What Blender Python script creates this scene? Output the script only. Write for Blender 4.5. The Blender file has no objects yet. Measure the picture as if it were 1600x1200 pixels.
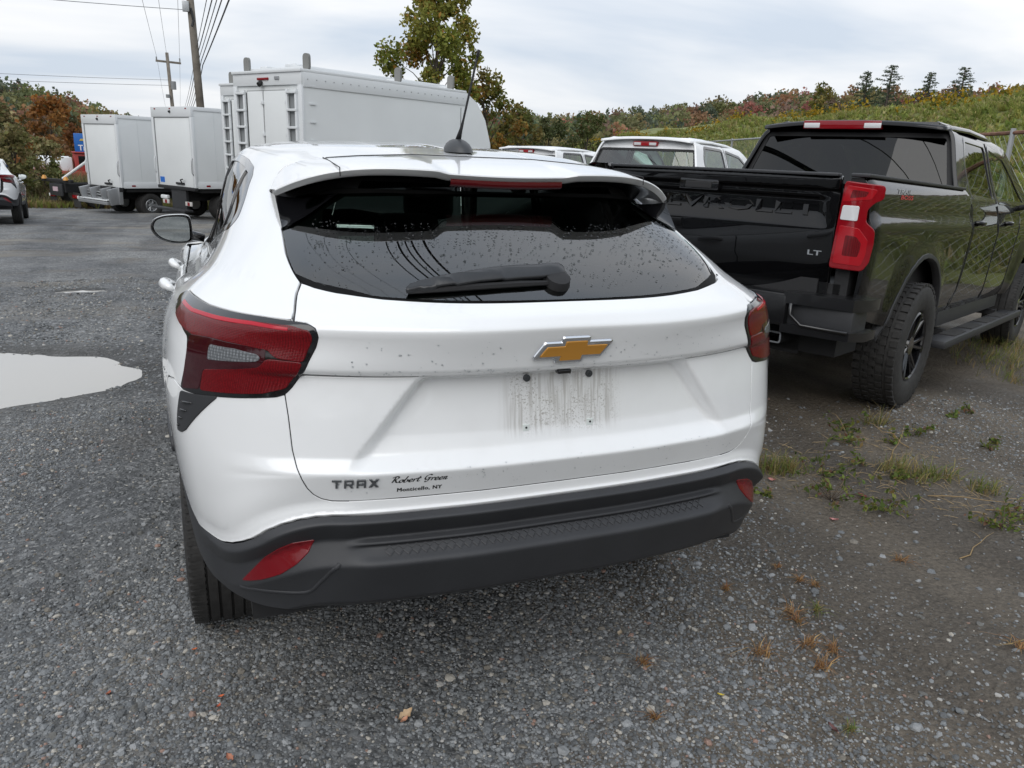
import bpy, bmesh, math, random
import numpy as np
from mathutils import Vector, Matrix
from mathutils.geometry import delaunay_2d_cdt

SC = bpy.context.scene
COL = SC.collection
R = math.radians
random.seed(7); RNG = np.random.default_rng(11)

# ---------------------------------------------------------------- camera
CAMC = Vector((-0.80942, -1.60964, 1.52103))
YAW, PITCH, ROLL, FPX = 0.39361, 0.28595, 0.04129, 1203.85
cd = bpy.data.cameras.new('camera'); cam = bpy.data.objects.new('camera', cd); COL.objects.link(cam)
cd.sensor_width = 36; cd.lens = 36 * FPX / 1600; cd.clip_start = .05; cd.clip_end = 3000
fw = Vector((math.sin(YAW) * math.cos(PITCH), math.cos(YAW) * math.cos(PITCH), -math.sin(PITCH)))
rt = Vector((math.cos(YAW), -math.sin(YAW), 0)); up = rt.cross(fw)
r2 = rt * math.cos(ROLL) + up * math.sin(ROLL); u2 = -rt * math.sin(ROLL) + up * math.cos(ROLL)
cam.matrix_world = Matrix(((r2.x, u2.x, -fw.x, CAMC.x), (r2.y, u2.y, -fw.y, CAMC.y), (r2.z, u2.z, -fw.z, CAMC.z), (0, 0, 0, 1)))
SC.camera = cam

# ---------------------------------------------------------------- sky, sun, exposure
SUN_EL, SUN_AZ = R(43), R(-140)       # azimuth from +Y, clockwise: a veiled sun behind the viewer, to the left
W = bpy.data.worlds.new('World'); SC.world = W; W.use_nodes = True
nt = W.node_tree; nt.nodes.clear()
def wn(t, **k):
    n = nt.nodes.new(t)
    for a, b in k.items(): setattr(n, a, b)
    return n
wl = nt.links.new
wout = wn('ShaderNodeOutputWorld'); bg = wn('ShaderNodeBackground'); bg.inputs[1].default_value = .1
sky = wn('ShaderNodeTexSky', sky_type='NISHITA', sun_disc=False, sun_elevation=SUN_EL, sun_rotation=SUN_AZ, air_density=1.0, dust_density=2.0)
tc = wn('ShaderNodeTexCoord'); sep = wn('ShaderNodeSeparateXYZ'); wl(tc.outputs['Generated'], sep.inputs[0])
# an overcast sky: a cloud sheet at one height, brighter overhead than at the horizon
zz = wn('ShaderNodeMath', operation='MAXIMUM'); wl(sep.outputs[2], zz.inputs[0]); zz.inputs[1].default_value = 0
za = wn('ShaderNodeMath', operation='ADD'); wl(zz.outputs[0], za.inputs[0]); za.inputs[1].default_value = .16
dv = wn('ShaderNodeVectorMath', operation='DIVIDE'); wl(tc.outputs['Generated'], dv.inputs[0])
cz = wn('ShaderNodeCombineXYZ'); [wl(za.outputs[0], cz.inputs[i]) for i in range(3)]; wl(cz.outputs[0], dv.inputs[1])
mp = wn('ShaderNodeMapping'); wl(dv.outputs[0], mp.inputs[0]); mp.inputs['Scale'].default_value = (.55, .9, .0); mp.inputs['Rotation'].default_value = (0, 0, R(25)); mp.inputs['Location'].default_value = (.9, 1.7, 0)
n1 = wn('ShaderNodeTexNoise'); wl(mp.outputs[0], n1.inputs['Vector']); n1.inputs['Scale'].default_value = .9; n1.inputs['Detail'].default_value = 5; n1.inputs['Roughness'].default_value = .5; n1.inputs['Distortion'].default_value = .3
cr = wn('ShaderNodeValToRGB'); wl(n1.outputs['Fac'], cr.inputs[0])
cr.color_ramp.elements[0].position = .38; cr.color_ramp.elements[0].color = (5.55, 6.2, 7.1, 1)
cr.color_ramp.elements[1].position = .62; cr.color_ramp.elements[1].color = (8.55, 8.6, 8.72, 1)
zm = wn('ShaderNodeMath', operation='MULTIPLY_ADD'); wl(zz.outputs[0], zm.inputs[0]); zm.inputs[1].default_value = .42; zm.inputs[2].default_value = .96
vm = wn('ShaderNodeVectorMath', operation='SCALE'); wl(cr.outputs[0], vm.inputs[0]); wl(zm.outputs[0], vm.inputs['Scale'])
mx = wn('ShaderNodeMix', data_type='RGBA'); mx.inputs[0].default_value = .93; wl(sky.outputs[0], mx.inputs[6]); wl(vm.outputs[0], mx.inputs[7])
wl(mx.outputs[2], bg.inputs[0]); wl(bg.outputs[0], wout.inputs[0])
sl = bpy.data.lights.new('sun', 'SUN'); sl.energy = 1.35; sl.angle = R(60); sl.color = (1, .975, .94)
so = bpy.data.objects.new('sun', sl); COL.objects.link(so)
sd = Vector((math.sin(SUN_AZ) * math.cos(SUN_EL), math.cos(SUN_AZ) * math.cos(SUN_EL), math.sin(SUN_EL)))
so.rotation_euler = sd.to_track_quat('Z', 'Y').to_euler(); so.location = (0, 0, 60)
SC.view_settings.view_transform = 'Standard'; SC.view_settings.look = 'None'; SC.view_settings.exposure = .26; SC.view_settings.gamma = 1
SC.view_settings.use_curve_mapping = False
SC.render.engine = 'CYCLES'
SC.cycles.max_bounces = 8; SC.cycles.transparent_max_bounces = 24; SC.cycles.caustics_reflective = False; SC.cycles.caustics_refractive = False

# ---------------------------------------------------------------- materials
MAT = {}
def mat(name, col=(.5, .5, .5), rough=.5, metal=0, coat=0, spec=.5, noise=None, bump=None, coatr=.03, trans=0, emit=None):
    """noise: (scale, amount, detail) varies the colour; bump: (scale, strength, distance)"""
    if name in MAT: return MAT[name]
    m = bpy.data.materials.new(name); m.use_nodes = True; MAT[name] = m
    t = m.node_tree; b = t.nodes['Principled BSDF']
    b.inputs['Base Color'].default_value = (*col, 1); b.inputs['Roughness'].default_value = rough; b.inputs['Metallic'].default_value = metal
    b.inputs['Coat Weight'].default_value = coat; b.inputs['Coat Roughness'].default_value = coatr; b.inputs['Specular IOR Level'].default_value = spec
    if trans: b.inputs['Transmission Weight'].default_value = trans
    if noise or bump:
        co = t.nodes.new('ShaderNodeTexCoord')
    if noise:
        n = t.nodes.new('ShaderNodeTexNoise'); t.links.new(co.outputs['Object'], n.inputs['Vector']); n.inputs['Scale'].default_value = noise[0]
        n.inputs['Detail'].default_value = noise[2] if len(noise) > 2 else 5
        r = t.nodes.new('ShaderNodeValToRGB'); t.links.new(n.outputs['Fac'], r.inputs[0]); a = noise[1]
        r.color_ramp.elements[0].position = .3; r.color_ramp.elements[1].position = .7
        r.color_ramp.elements[0].color = (*[c * (1 - a) for c in col], 1); r.color_ramp.elements[1].color = (*[min(1, c * (1 + a)) for c in col], 1)
        t.links.new(r.outputs[0], b.inputs['Base Color'])
    if bump:
        n = t.nodes.new('ShaderNodeTexNoise'); t.links.new(co.outputs['Object'], n.inputs['Vector']); n.inputs['Scale'].default_value = bump[0]; n.inputs['Detail'].default_value = 3
        bn = t.nodes.new('ShaderNodeBump'); bn.inputs['Strength'].default_value = bump[1]; bn.inputs['Distance'].default_value = bump[2]
        t.links.new(n.outputs['Fac'], bn.inputs['Height']); t.links.new(bn.outputs[0], b.inputs['Normal'])
    return m
def glass_mat(name, tint, rough=.0, ior=1.5):
    if name in MAT: return MAT[name]
    m = bpy.data.materials.new(name); m.use_nodes = True; MAT[name] = m
    t = m.node_tree; t.nodes.clear()
    o = t.nodes.new('ShaderNodeOutputMaterial'); mix = t.nodes.new('ShaderNodeMixShader'); tr = t.nodes.new('ShaderNodeBsdfTransparent'); gl = t.nodes.new('ShaderNodeBsdfGlossy'); fr = t.nodes.new('ShaderNodeFresnel')
    fr.inputs[0].default_value = ior; tr.inputs[0].default_value = (*tint, 1); gl.inputs['Roughness'].default_value = rough; gl.inputs['Color'].default_value = (1, 1, 1, 1)
    t.links.new(fr.outputs[0], mix.inputs[0]); t.links.new(tr.outputs[0], mix.inputs[1]); t.links.new(gl.outputs[0], mix.inputs[2]); t.links.new(mix.outputs[0], o.inputs[0])
    return m
M_WHITE = mat('white_car_paint', (.76, .768, .77), .3, coat=1.0, coatr=.02)
M_UNDER = mat('black_underbody', (.012, .012, .013), .7)
M_PLAS = mat('black_textured_plastic', (.030, .031, .034), .50, spec=.45, bump=(900, .25, .0006), noise=(6, .12))
M_GLOSSB = mat('gloss_black_trim', (.006, .006, .007), .12, coat=.5)
M_RUB = mat('tyre_rubber', (.025, .024, .023), .75, noise=(30, .35), bump=(220, .3, .002))
M_CHROME = mat('chrome', (.75, .76, .78), .08, metal=1)
M_GOLD = mat('gold_badge_face', (.52, .24, .035), .38, metal=.25, coat=.3)
M_GLASS = glass_mat('tinted_car_glass', (.44, .58, .50), .0, 1.95)
M_GLASSD = glass_mat('dark_privacy_glass', (.07, .075, .075))
M_CLEARG = glass_mat('clear_car_glass', (.70, .80, .75))
M_MIRROR = mat('mirror_glass', (.62, .66, .66), .02, metal=1)
M_STEEL = mat('galvanised_steel', (.42, .43, .44), .45, metal=.8)
M_BLACKP = mat('black_car_paint', (.0025, .0025, .003), .3, coat=.85, coatr=.012, spec=.05)
M_CLOTH = mat('dark_seat_fabric', (.012, .012, .013), .85)

# ---------------------------------------------------------------- object helpers
def tagp(o, label=None, cat=None, group=None, kind=None):
    for k, v in (('label', label), ('category', cat), ('group', group), ('kind', kind)):
        if v: o[k] = v
    return o
def empty(name, loc, rz=0, label=None, cat=None, group=None):
    o = bpy.data.objects.new(name, None); COL.objects.link(o); o.location = loc; o.rotation_euler = (0, 0, rz); o.empty_display_size = .1
    return tagp(o, label, cat, group)
def meshobj(name, V, F, m, parent=None, smooth=False, normals=None, mi=None):
    me = bpy.data.meshes.new(name)
    me.from_pydata([tuple(map(float, v)) for v in V], [], [tuple(map(int, f)) for f in F])
    for x in (m if isinstance(m, (list, tuple)) else [m]): me.materials.append(x)
    if mi is not None: me.polygons.foreach_set('material_index', mi)
    if smooth or normals is not None: me.polygons.foreach_set('use_smooth', [True] * len(me.polygons))
    me.update()
    if normals is not None: me.normals_split_custom_set_from_vertices([tuple(map(float, n)) for n in normals])
    o = bpy.data.objects.new(name, me); COL.objects.link(o)
    if parent: o.parent = parent
    return o
class MB:
    """collects simple solids and links them as one mesh"""
    def __init__(s): s.V = []; s.F = []
    def add(s, V, F):
        n = len(s.V); s.V += [tuple(v) for v in V]; s.F += [tuple(i + n for i in f) for f in F]; return s
    def box(s, a, b, bev=0, rot=None, c=None):
        a, b = [min(x, y) for x, y in zip(a, b)], [max(x, y) for x, y in zip(a, b)]
        if bev:
            bm = bmesh.new(); bmesh.ops.create_cube(bm, size=1)
            for v in bm.verts: v.co = Vector([(a[i] + b[i]) / 2 + v.co[i] * (b[i] - a[i]) for i in range(3)])
            bmesh.ops.bevel(bm, geom=bm.edges[:], offset=min(bev, .45 * min(b[i] - a[i] for i in range(3))), segments=2, profile=.6, affect='EDGES')
            bm.verts.index_update(); V = [v.co.copy() for v in bm.verts]; F = [[v.index for v in f.verts] for f in bm.faces]; bm.free()
        else:
            V = [Vector((x, y, z)) for x in (a[0], b[0]) for y in (a[1], b[1]) for z in (a[2], b[2])]
            F = [(0, 1, 3, 2), (4, 6, 7, 5), (0, 4, 5, 1), (2, 3, 7, 6), (0, 2, 6, 4), (1, 5, 7, 3)]
        if rot is not None:
            c = Vector(c) if c is not None else Vector([(a[i] + b[i]) / 2 for i in range(3)])
            V = [rot @ (v - c) + c for v in V]
        return s.add(V, F)
    def tube(s, pts, r, n=8, cap=True, closed=False):
        pts = [Vector(p) for p in pts]; rr = r if isinstance(r, (list, tuple)) else [r] * len(pts)
        V, F = [], []; prev = None
        for i, p in enumerate(pts):
            if closed: t = pts[(i + 1) % len(pts)] - pts[i - 1]
            else: t = pts[min(i + 1, len(pts) - 1)] - pts[max(i - 1, 0)]
            t.normalize()
            a = prev if prev is not None else (Vector((0, 0, 1)) if abs(t.z) < .9 else Vector((1, 0, 0)))
            a = (a - t * a.dot(t)).normalized(); prev = a; b = t.cross(a)
            V += [p + (a * math.cos(k * 2 * math.pi / n) + b * math.sin(k * 2 * math.pi / n)) * rr[i] for k in range(n)]
        m = len(pts)
        for i in range(m if closed else m - 1):
            for k in range(n):
                F.append((i * n + k, i * n + (k + 1) % n, ((i + 1) % m) * n + (k + 1) % n, ((i + 1) % m) * n + k))
        if cap and not closed: F += [tuple(range(n))[::-1], tuple(range((m - 1) * n, m * n))]
        return s.add(V, F)
    def lathe(s, prof, n=24, axis='Y', c=(0, 0, 0), close=False):
        """prof: (radius, along axis)"""
        V, F = [], []
        for r, h in prof:
            for k in range(n):
                a = k * 2 * math.pi / n; p, q = r * math.cos(a), r * math.sin(a)
                V.append(Vector(c) + Vector({'X': (h, p, q), 'Y': (q, h, p), 'Z': (p, q, h)}[axis]))
        m = len(prof)
        for i in range(m if close else m - 1):
            for k in range(n): F.append((i * n + k, i * n + (k + 1) % n, ((i + 1) % m) * n + (k + 1) % n, ((i + 1) % m) * n + k))
        return s.add(V, F)
    def prism(s, poly, a, b):
        """poly in 2D -> extruded from point map a to point map b (functions 2D -> 3D)"""
        n = len(poly); V = [a(p) for p in poly] + [b(p) for p in poly]
        F = [tuple(range(n))[::-1], tuple(range(n, 2 * n))] + [(i, (i + 1) % n, (i + 1) % n + n, i + n) for i in range(n)]
        return s.add(V, F)
    def build(s, name, m, parent=None, smooth=False, auto=None):
        o = meshobj(name, s.V, s.F, m, parent, smooth)
        if auto:
            bm = bmesh.new(); bm.from_mesh(o.data); bmesh.ops.recalc_face_normals(bm, faces=bm.faces[:])
            for f in bm.faces: f.smooth = True
            for e in bm.edges:
                if len(e.link_faces) == 2 and e.calc_face_angle(0) > R(auto): e.smooth = False
            bm.to_mesh(o.data); bm.free()
        return o
# ---------------------------------------------------------------- car body surface (numpy)
def pchip_slopes(x, Y):
    h = np.diff(x); d = np.diff(Y, axis=0) / h.reshape((-1,) + (1,) * (Y.ndim - 1))
    m = np.zeros_like(Y)
    for k in range(1, len(x) - 1):
        w1 = 2 * h[k] + h[k - 1]; w2 = h[k] + 2 * h[k - 1]
        a, b = d[k - 1], d[k]
        ok = (a * b) > 0
        with np.errstate(divide='ignore', invalid='ignore'):
            m[k] = np.where(ok, (w1 + w2) / (w1 / np.where(ok, a, 1) + w2 / np.where(ok, b, 1)), 0)
    m[0] = d[0]; m[-1] = d[-1]
    return m
def cr_slopes(x, Y):
    m = np.zeros_like(Y); h = np.diff(x)
    d = np.diff(Y, axis=0) / h.reshape((-1,) + (1,) * (Y.ndim - 1))
    for k in range(1, len(x) - 1):
        m[k] = (h[k] * d[k - 1] + h[k - 1] * d[k]) / (h[k] + h[k - 1])
    m[0] = d[0]; m[-1] = d[-1]
    return m
def hermite(x, Y, m, q):
    i = np.clip(np.searchsorted(x, q, side='right') - 1, 0, len(x) - 2)
    h = (x[i + 1] - x[i]); t = (q - x[i]) / h
    sh = (-1,) + (1,) * (Y.ndim - 1)
    t = t.reshape(sh); h = h.reshape(sh)
    return ((2*t**3-3*t**2+1) * Y[i] + (t**3-2*t**2+t) * h * m[i] + (-2*t**3+3*t**2) * Y[i+1] + (t**3-t**2) * h * m[i+1])
def sstep(a, b, x):
    t = np.clip((x - a) / (b - a), 0, 1)
    return t * t * (3 - 2 * t)

# columns run from the tail's centre line round the corner, along the side, to the nose's centre line
CV = np.array([0, .3, .55, .74, .96, 1.30, 1.70, 2.45, 3.25, 4.0, 4.65, 5.05, 5.45, 5.85])
ROWS = [  # (u, [(x, y, z) per column])
 (.44, [(0,.03,.44),(.3,.038,.44),(.55,.072,.44),(.713,.15,.44),(.815,.305,.44),(.875,.6,.44),(.88,1.,.44),(.88,1.8,.42),(.88,2.6,.40),(.88,3.4,.40),(.87,4.,.40),(.77,4.33,.40),(.4,4.47,.40),(0,4.5,.40)]),
 (.60, [(0,-.015,.60),(.3,-.008,.60),(.55,.028,.60),(.718,.106,.60),(.832,.278,.60),(.893,.6,.60),(.903,1.,.58),(.903,1.8,.55),(.903,2.6,.53),(.903,3.4,.55),(.89,4.,.56),(.79,4.34,.56),(.41,4.49,.56),(0,4.52,.56)]),
 (.74, [(0,.0,.74),(.3,.008,.74),(.55,.042,.74),(.722,.114,.74),(.845,.272,.74),(.908,.6,.74),(.913,1.,.72),(.911,1.8,.68),(.911,2.6,.66),(.911,3.4,.68),(.895,4.,.68),(.80,4.34,.68),(.41,4.50,.68),(0,4.53,.68)]),
 (.92, [(0,.0,.92),(.3,.012,.92),(.55,.06,.92),(.724,.139,.92),(.857,.302,.92),(.915,.62,.92),(.916,1.,.90),(.912,1.8,.85),(.911,2.6,.81),(.911,3.4,.81),(.895,4.,.79),(.79,4.33,.77),(.41,4.48,.77),(0,4.51,.77)]),
 (1.04,[(0,.0,1.04),(.3,.014,1.04),(.55,.075,1.04),(.725,.16,1.04),(.852,.335,1.04),(.904,.65,1.035),(.908,1.,1.01),(.905,1.8,.95),(.904,2.6,.90),(.90,3.4,.885),(.88,4.,.85),(.76,4.31,.82),(.40,4.45,.81),(0,4.48,.81)]),
 (1.13,[(0,-.035,1.13),(.3,-.022,1.13),(.55,.06,1.13),(.715,.17,1.13),(.824,.36,1.13),(.872,.67,1.12),(.88,1.,1.08),(.886,1.8,1.01),(.884,2.6,.955),(.87,3.4,.945),(.83,3.95,.91),(.70,4.24,.88),(.37,4.38,.87),(0,4.41,.87)]),
 (1.20,[(0,.03,1.20),(.3,.06,1.20),(.55,.175,1.205),(.685,.325,1.207),(.75,.505,1.205),(.785,.75,1.19),(.797,1.08,1.135),(.80,1.8,1.06),(.79,2.6,1.0),(.765,3.1,1.0),(.70,3.32,1.015),(.55,3.46,1.03),(.3,3.54,1.04),(0,3.57,1.045)]),
 (1.42,[(0,.25,1.31),(.3,.28,1.31),(.5,.365,1.312),(.603,.478,1.315),(.658,.61,1.315),(.703,.795,1.315),(.72,1.15,1.275),(.735,1.8,1.20),(.722,2.5,1.14),(.675,2.87,1.18),(.61,3.03,1.2),(.48,3.16,1.21),(.25,3.24,1.22),(0,3.26,1.22)]),
 (1.64,[(0,.47,1.415),(.3,.49,1.415),(.47,.56,1.412),(.553,.665,1.408),(.60,.79,1.42),(.628,.96,1.44),(.648,1.25,1.455),(.655,1.8,1.455),(.62,2.36,1.41),(.58,2.62,1.40),(.53,2.76,1.405),(.42,2.86,1.41),(.22,2.93,1.42),(0,2.95,1.42)]),
 (1.72,[(0,.51,1.466),(.28,.515,1.466),(.43,.565,1.463),(.515,.69,1.465),(.553,.85,1.478),(.57,1.0,1.495),(.583,1.3,1.512),(.585,1.8,1.518),(.555,2.28,1.486),(.52,2.5,1.48),(.47,2.57,1.485),(.38,2.63,1.49),(.2,2.67,1.495),(0,2.68,1.5)]),
 (1.86,[(0,.62,1.497),(.22,.625,1.497),(.32,.66,1.50),(.375,.77,1.508),(.395,.9,1.519),(.40,1.03,1.53),(.40,1.3,1.543),(.40,1.8,1.548),(.385,2.25,1.526),(.36,2.4,1.518),(.32,2.43,1.518),(.26,2.45,1.52),(.14,2.47,1.522),(0,2.48,1.522)]),
 (2.15,[(0,.82,1.527),(0,.83,1.527),(0,.85,1.528),(0,.89,1.531),(0,.96,1.536),(0,1.06,1.543),(0,1.3,1.555),(0,1.8,1.562),(0,2.15,1.550),(0,2.26,1.543),(0,2.27,1.542),(0,2.275,1.541),(0,2.28,1.541),(0,2.285,1.541)]),
]
TAIL = [(.42,.06),(.445,.045),(.468,.012),(.588,-.036),(.598,-.031),(.603,-.020),(.626,.004),(.634,-.016),(.643,.012),(.700,-.030),(.711,.0),(.716,.005),
        (.742,.005),(.814,-.022),(.845,.016),(.886,.028),(1.004,.046),(1.022,.046),(1.033,.004),(1.043,-.009),(1.09,-.021),(1.148,-.039),(1.176,-.018),(1.205,.035)]
def dip(v):      # how far the bumper's lines sweep down round the corner
    return .12 * sstep(.56, .92, v) * (1 - sstep(1.0, 1.4, v))
def warp_u(u, v): return u + dip(v) * np.clip((.86 - u) / .22, 0, 1)
def unwarp_u(w, v):
    d = dip(v); a = w - d; b = (w - d * .86 / .22) / (1 - d / .22); return np.where(a < .64, a, np.where(w < .86, b, w))
def make_surface():
    uk = np.array([r[0] for r in ROWS]); G = np.array([r[1] for r in ROWS])          # rows x cols x 3
    v = np.concatenate([np.arange(0, 1.35, .006), np.arange(1.35, 5.851, .03)])
    u = np.concatenate([np.arange(.44, 1.215, .0025), np.arange(1.215, 2.151, .01)])
    cols = np.moveaxis(G, 1, 0)                                                        # cols x rows x 3
    m = cr_slopes(CV, cols)
    m[0, :, 1:] = 0; m[-1, :, 1:] = 0
    D = hermite(CV, cols, m, v)                                                        # v x rows x 3
    D = np.moveaxis(D, 1, 0)
    S = hermite(uk, D, pchip_slopes(uk, D), u)                                         # u x v x 3
    # tail relief
    tz = np.array([t[0] for t in TAIL]); ty = np.array([t[1] for t in TAIL])
    zz = np.arange(.40, 1.23, .001); yy = np.interp(zz, tz, ty)
    k = np.exp(-.5 * (np.arange(-12, 13) / 3.6) ** 2); k /= k.sum()
    yy = np.convolve(np.pad(yy, 12, mode='edge'), k, 'valid')
    cen = S[:, 0, 1]; cz = S[:, 0, 2]
    base = np.interp(zz, cz[u < 1.214], cen[u < 1.214])
    det = yy - base
    X = S[..., 0]; Z = S[..., 2].copy(); V = np.broadcast_to(v, Z.shape); U = np.broadcast_to(u[:, None], Z.shape)
    low = sstep(.735, .70, U)                      # the bumper's part of the relief follows the dip
    dd = dip(V)
    Zq = Z + dd * np.clip((.86 - Z) / .22, 0, 1)
    d1 = np.interp(Zq, zz, det)
    f1 = 1 - sstep(.86, 1.12, V); f2 = 1 - sstep(.58, .86, V); f3 = 1 - sstep(.55, .80, V); k1 = sstep(.715, .80, Zq); k2 = sstep(1.05, 1.13, Z)
    fade = (f1 * (1 - k1) + f2 * k1) * (1 - k2) + f3 * k2
    sel = U < 1.214
    # the mesh inset stops short of the corner
    sm = lambda q: np.convolve(np.pad(q, 12, mode='edge'), k, 'valid')
    dn = np.interp(Zq, zz, sm(np.interp(zz, [.40, .445, .468, .588, .645, .700, .711, .74], [.05, .045, .012, -.03, .0, -.030, .0, .005])) - base)
    ins = sstep(.47, .54, V) * sstep(.742, .722, Zq)
    d1 = d1 * (1 - ins) + dn * ins
    # outside the number plate recess the lower tailgate stays out
    lim = .355 + (1.0 - Z) * .80
    out = sstep(-.012, .035, np.abs(X) - lim)
    keep = [t for t in TAIL if not .815 < t[0] < 1.03]; kz = np.array([t[0] for t in keep]); ky = np.array([t[1] for t in keep]); kk = np.searchsorted(kz, .9)
    kz = np.insert(kz, kk, [.845, 1.02]); ky = np.insert(ky, kk, [-.004, .004]); fy = np.interp(zz, kz, ky); fy = np.convolve(np.pad(fy, 12, mode='edge'), k, 'valid')
    flat = np.interp(Z, zz, fy) - np.interp(Z, zz, base)
    d1 = np.where(Z > .78, d1 * (1 - out) + np.minimum(flat, d1) * out, d1)
    S[..., 1] += np.where(sel, d1 * fade, 0)
    # normals
    du = np.gradient(S, u, axis=0); dv = np.gradient(S, v, axis=1)
    N = np.cross(dv, du); N /= np.maximum(np.linalg.norm(N, axis=-1, keepdims=True), 1e-9)
    return u, v, S, N
US, VS, SURF, SNRM = make_surface()
def surf(uv, off=0.0, side=1):
    """points and normals on the body at (u, v); v < 0 or side -1 is the left half"""
    uv = np.asarray(uv, float); s = np.where(uv[:, 1] < 0, -1.0, 1.0) * side
    uq = np.clip(uv[:, 0], US[0], US[-1]); vq = np.clip(np.abs(uv[:, 1]), 0, VS[-1])
    i = np.clip(np.searchsorted(US, uq, side='right') - 1, 0, len(US) - 2); j = np.clip(np.searchsorted(VS, vq, side='right') - 1, 0, len(VS) - 2)
    a = ((uq - US[i]) / (US[i + 1] - US[i]))[:, None]; b = ((vq - VS[j]) / (VS[j + 1] - VS[j]))[:, None]
    def bl(T): return (T[i, j] * (1 - a) + T[i + 1, j] * a) * (1 - b) + (T[i, j + 1] * (1 - a) + T[i + 1, j + 1] * a) * b
    P = bl(SURF); N = bl(SNRM); N /= np.linalg.norm(N, axis=1, keepdims=True)
    P = P.copy(); N = N.copy(); P[:, 0] *= s; N[:, 0] *= s
    return P + N * np.asarray(off).reshape(-1, 1) if np.ndim(off) else P + N * off, N
# ---------------------------------------------------------------- panels cut from the car body surface
def densify(poly, h):
    out = []
    for i, p in enumerate(poly):
        q = poly[(i + 1) % len(poly)]; d = math.hypot(q[0] - p[0], q[1] - p[1]); n = max(1, int(d / h))
        out += [(p[0] + (q[0] - p[0]) * k / n, p[1] + (q[1] - p[1]) * k / n) for k in range(n)]
    return out
def spline(pts, n=6, closed=False):
    P = [np.array(p, float) for p in pts]; m = len(P); out = []
    rng = range(m if closed else m - 1)
    for i in rng:
        g = (lambda k: P[k % m]) if closed else (lambda k: P[min(max(k, 0), m - 1)])
        p0, p1, p2, p3 = g(i - 1), g(i), g(i + 1), g(i + 2)
        for k in range(n):
            t = k / n
            out.append(tuple(.5 * ((2 * p1) + (p2 - p0) * t + (2 * p0 - 5 * p1 + 4 * p2 - p3) * t * t + (3 * p1 - p0 - 3 * p2 + p3) * t ** 3)))
    if not closed: out.append(tuple(P[-1]))
    return out
def rounded(poly, r, n=4):
    out = []
    for i, p in enumerate(poly):
        a = np.array(poly[i - 1]); b = np.array(p); c = np.array(poly[(i + 1) % len(poly)])
        la, lc = np.linalg.norm(a - b), np.linalg.norm(c - b); k = min(r, la * .45, lc * .45)
        s, e = b + (a - b) / la * k, b + (c - b) / lc * k
        out += [tuple((1 - t) ** 2 * s + 2 * t * (1 - t) * b + t * t * e) for t in [j / n for j in range(n + 1)]]
    return out
def inside(pts, poly):
    pts = np.asarray(pts, float); poly = np.asarray(poly, float); x, y = pts[:, 0], pts[:, 1]; r = np.zeros(len(pts), bool)
    for i in range(len(poly)):
        (x1, y1), (x2, y2) = poly[i - 1], poly[i]
        c = ((y1 > y) != (y2 > y))
        with np.errstate(divide='ignore', invalid='ignore'):
            r ^= c & (x < (x2 - x1) * (y - y1) / (y2 - y1) + x1)
    return r
def dist_poly(pts, poly):
    d = np.full(len(pts), 1e9)
    for i in range(len(poly)):
        a = np.array(poly[i - 1]); b = np.array(poly[i]); ab = b - a; L = ab @ ab
        if L < 1e-14: continue
        t = np.clip(((pts - a) @ ab) / L, 0, 1); d = np.minimum(d, np.linalg.norm(pts - a - t[:, None] * ab, axis=1))
    return d
def inset(poly, g):
    P = np.array(poly); n = len(P); area = .5 * sum(P[i - 1][0] * P[i][1] - P[i][0] * P[i - 1][1] for i in range(n)); s = 1 if area > 0 else -1
    out = []
    for i in range(n):
        a, b, c = P[i - 1], P[i], P[(i + 1) % n]
        e1 = (b - a) / max(np.linalg.norm(b - a), 1e-9); e2 = (c - b) / max(np.linalg.norm(c - b), 1e-9)
        n1 = np.array([-e1[1], e1[0]]) * s; n2 = np.array([-e2[1], e2[0]]) * s; m = n1 + n2; L = m @ m
        m = m / L * 2 if L > .5 else n1
        out.append(tuple(b + m * g))
    return out
CREASES = [.588, .601, .607, .628, .634, .643, .700, .711, .814, .845, 1.022, 1.033, 1.148, 1.176]
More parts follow.
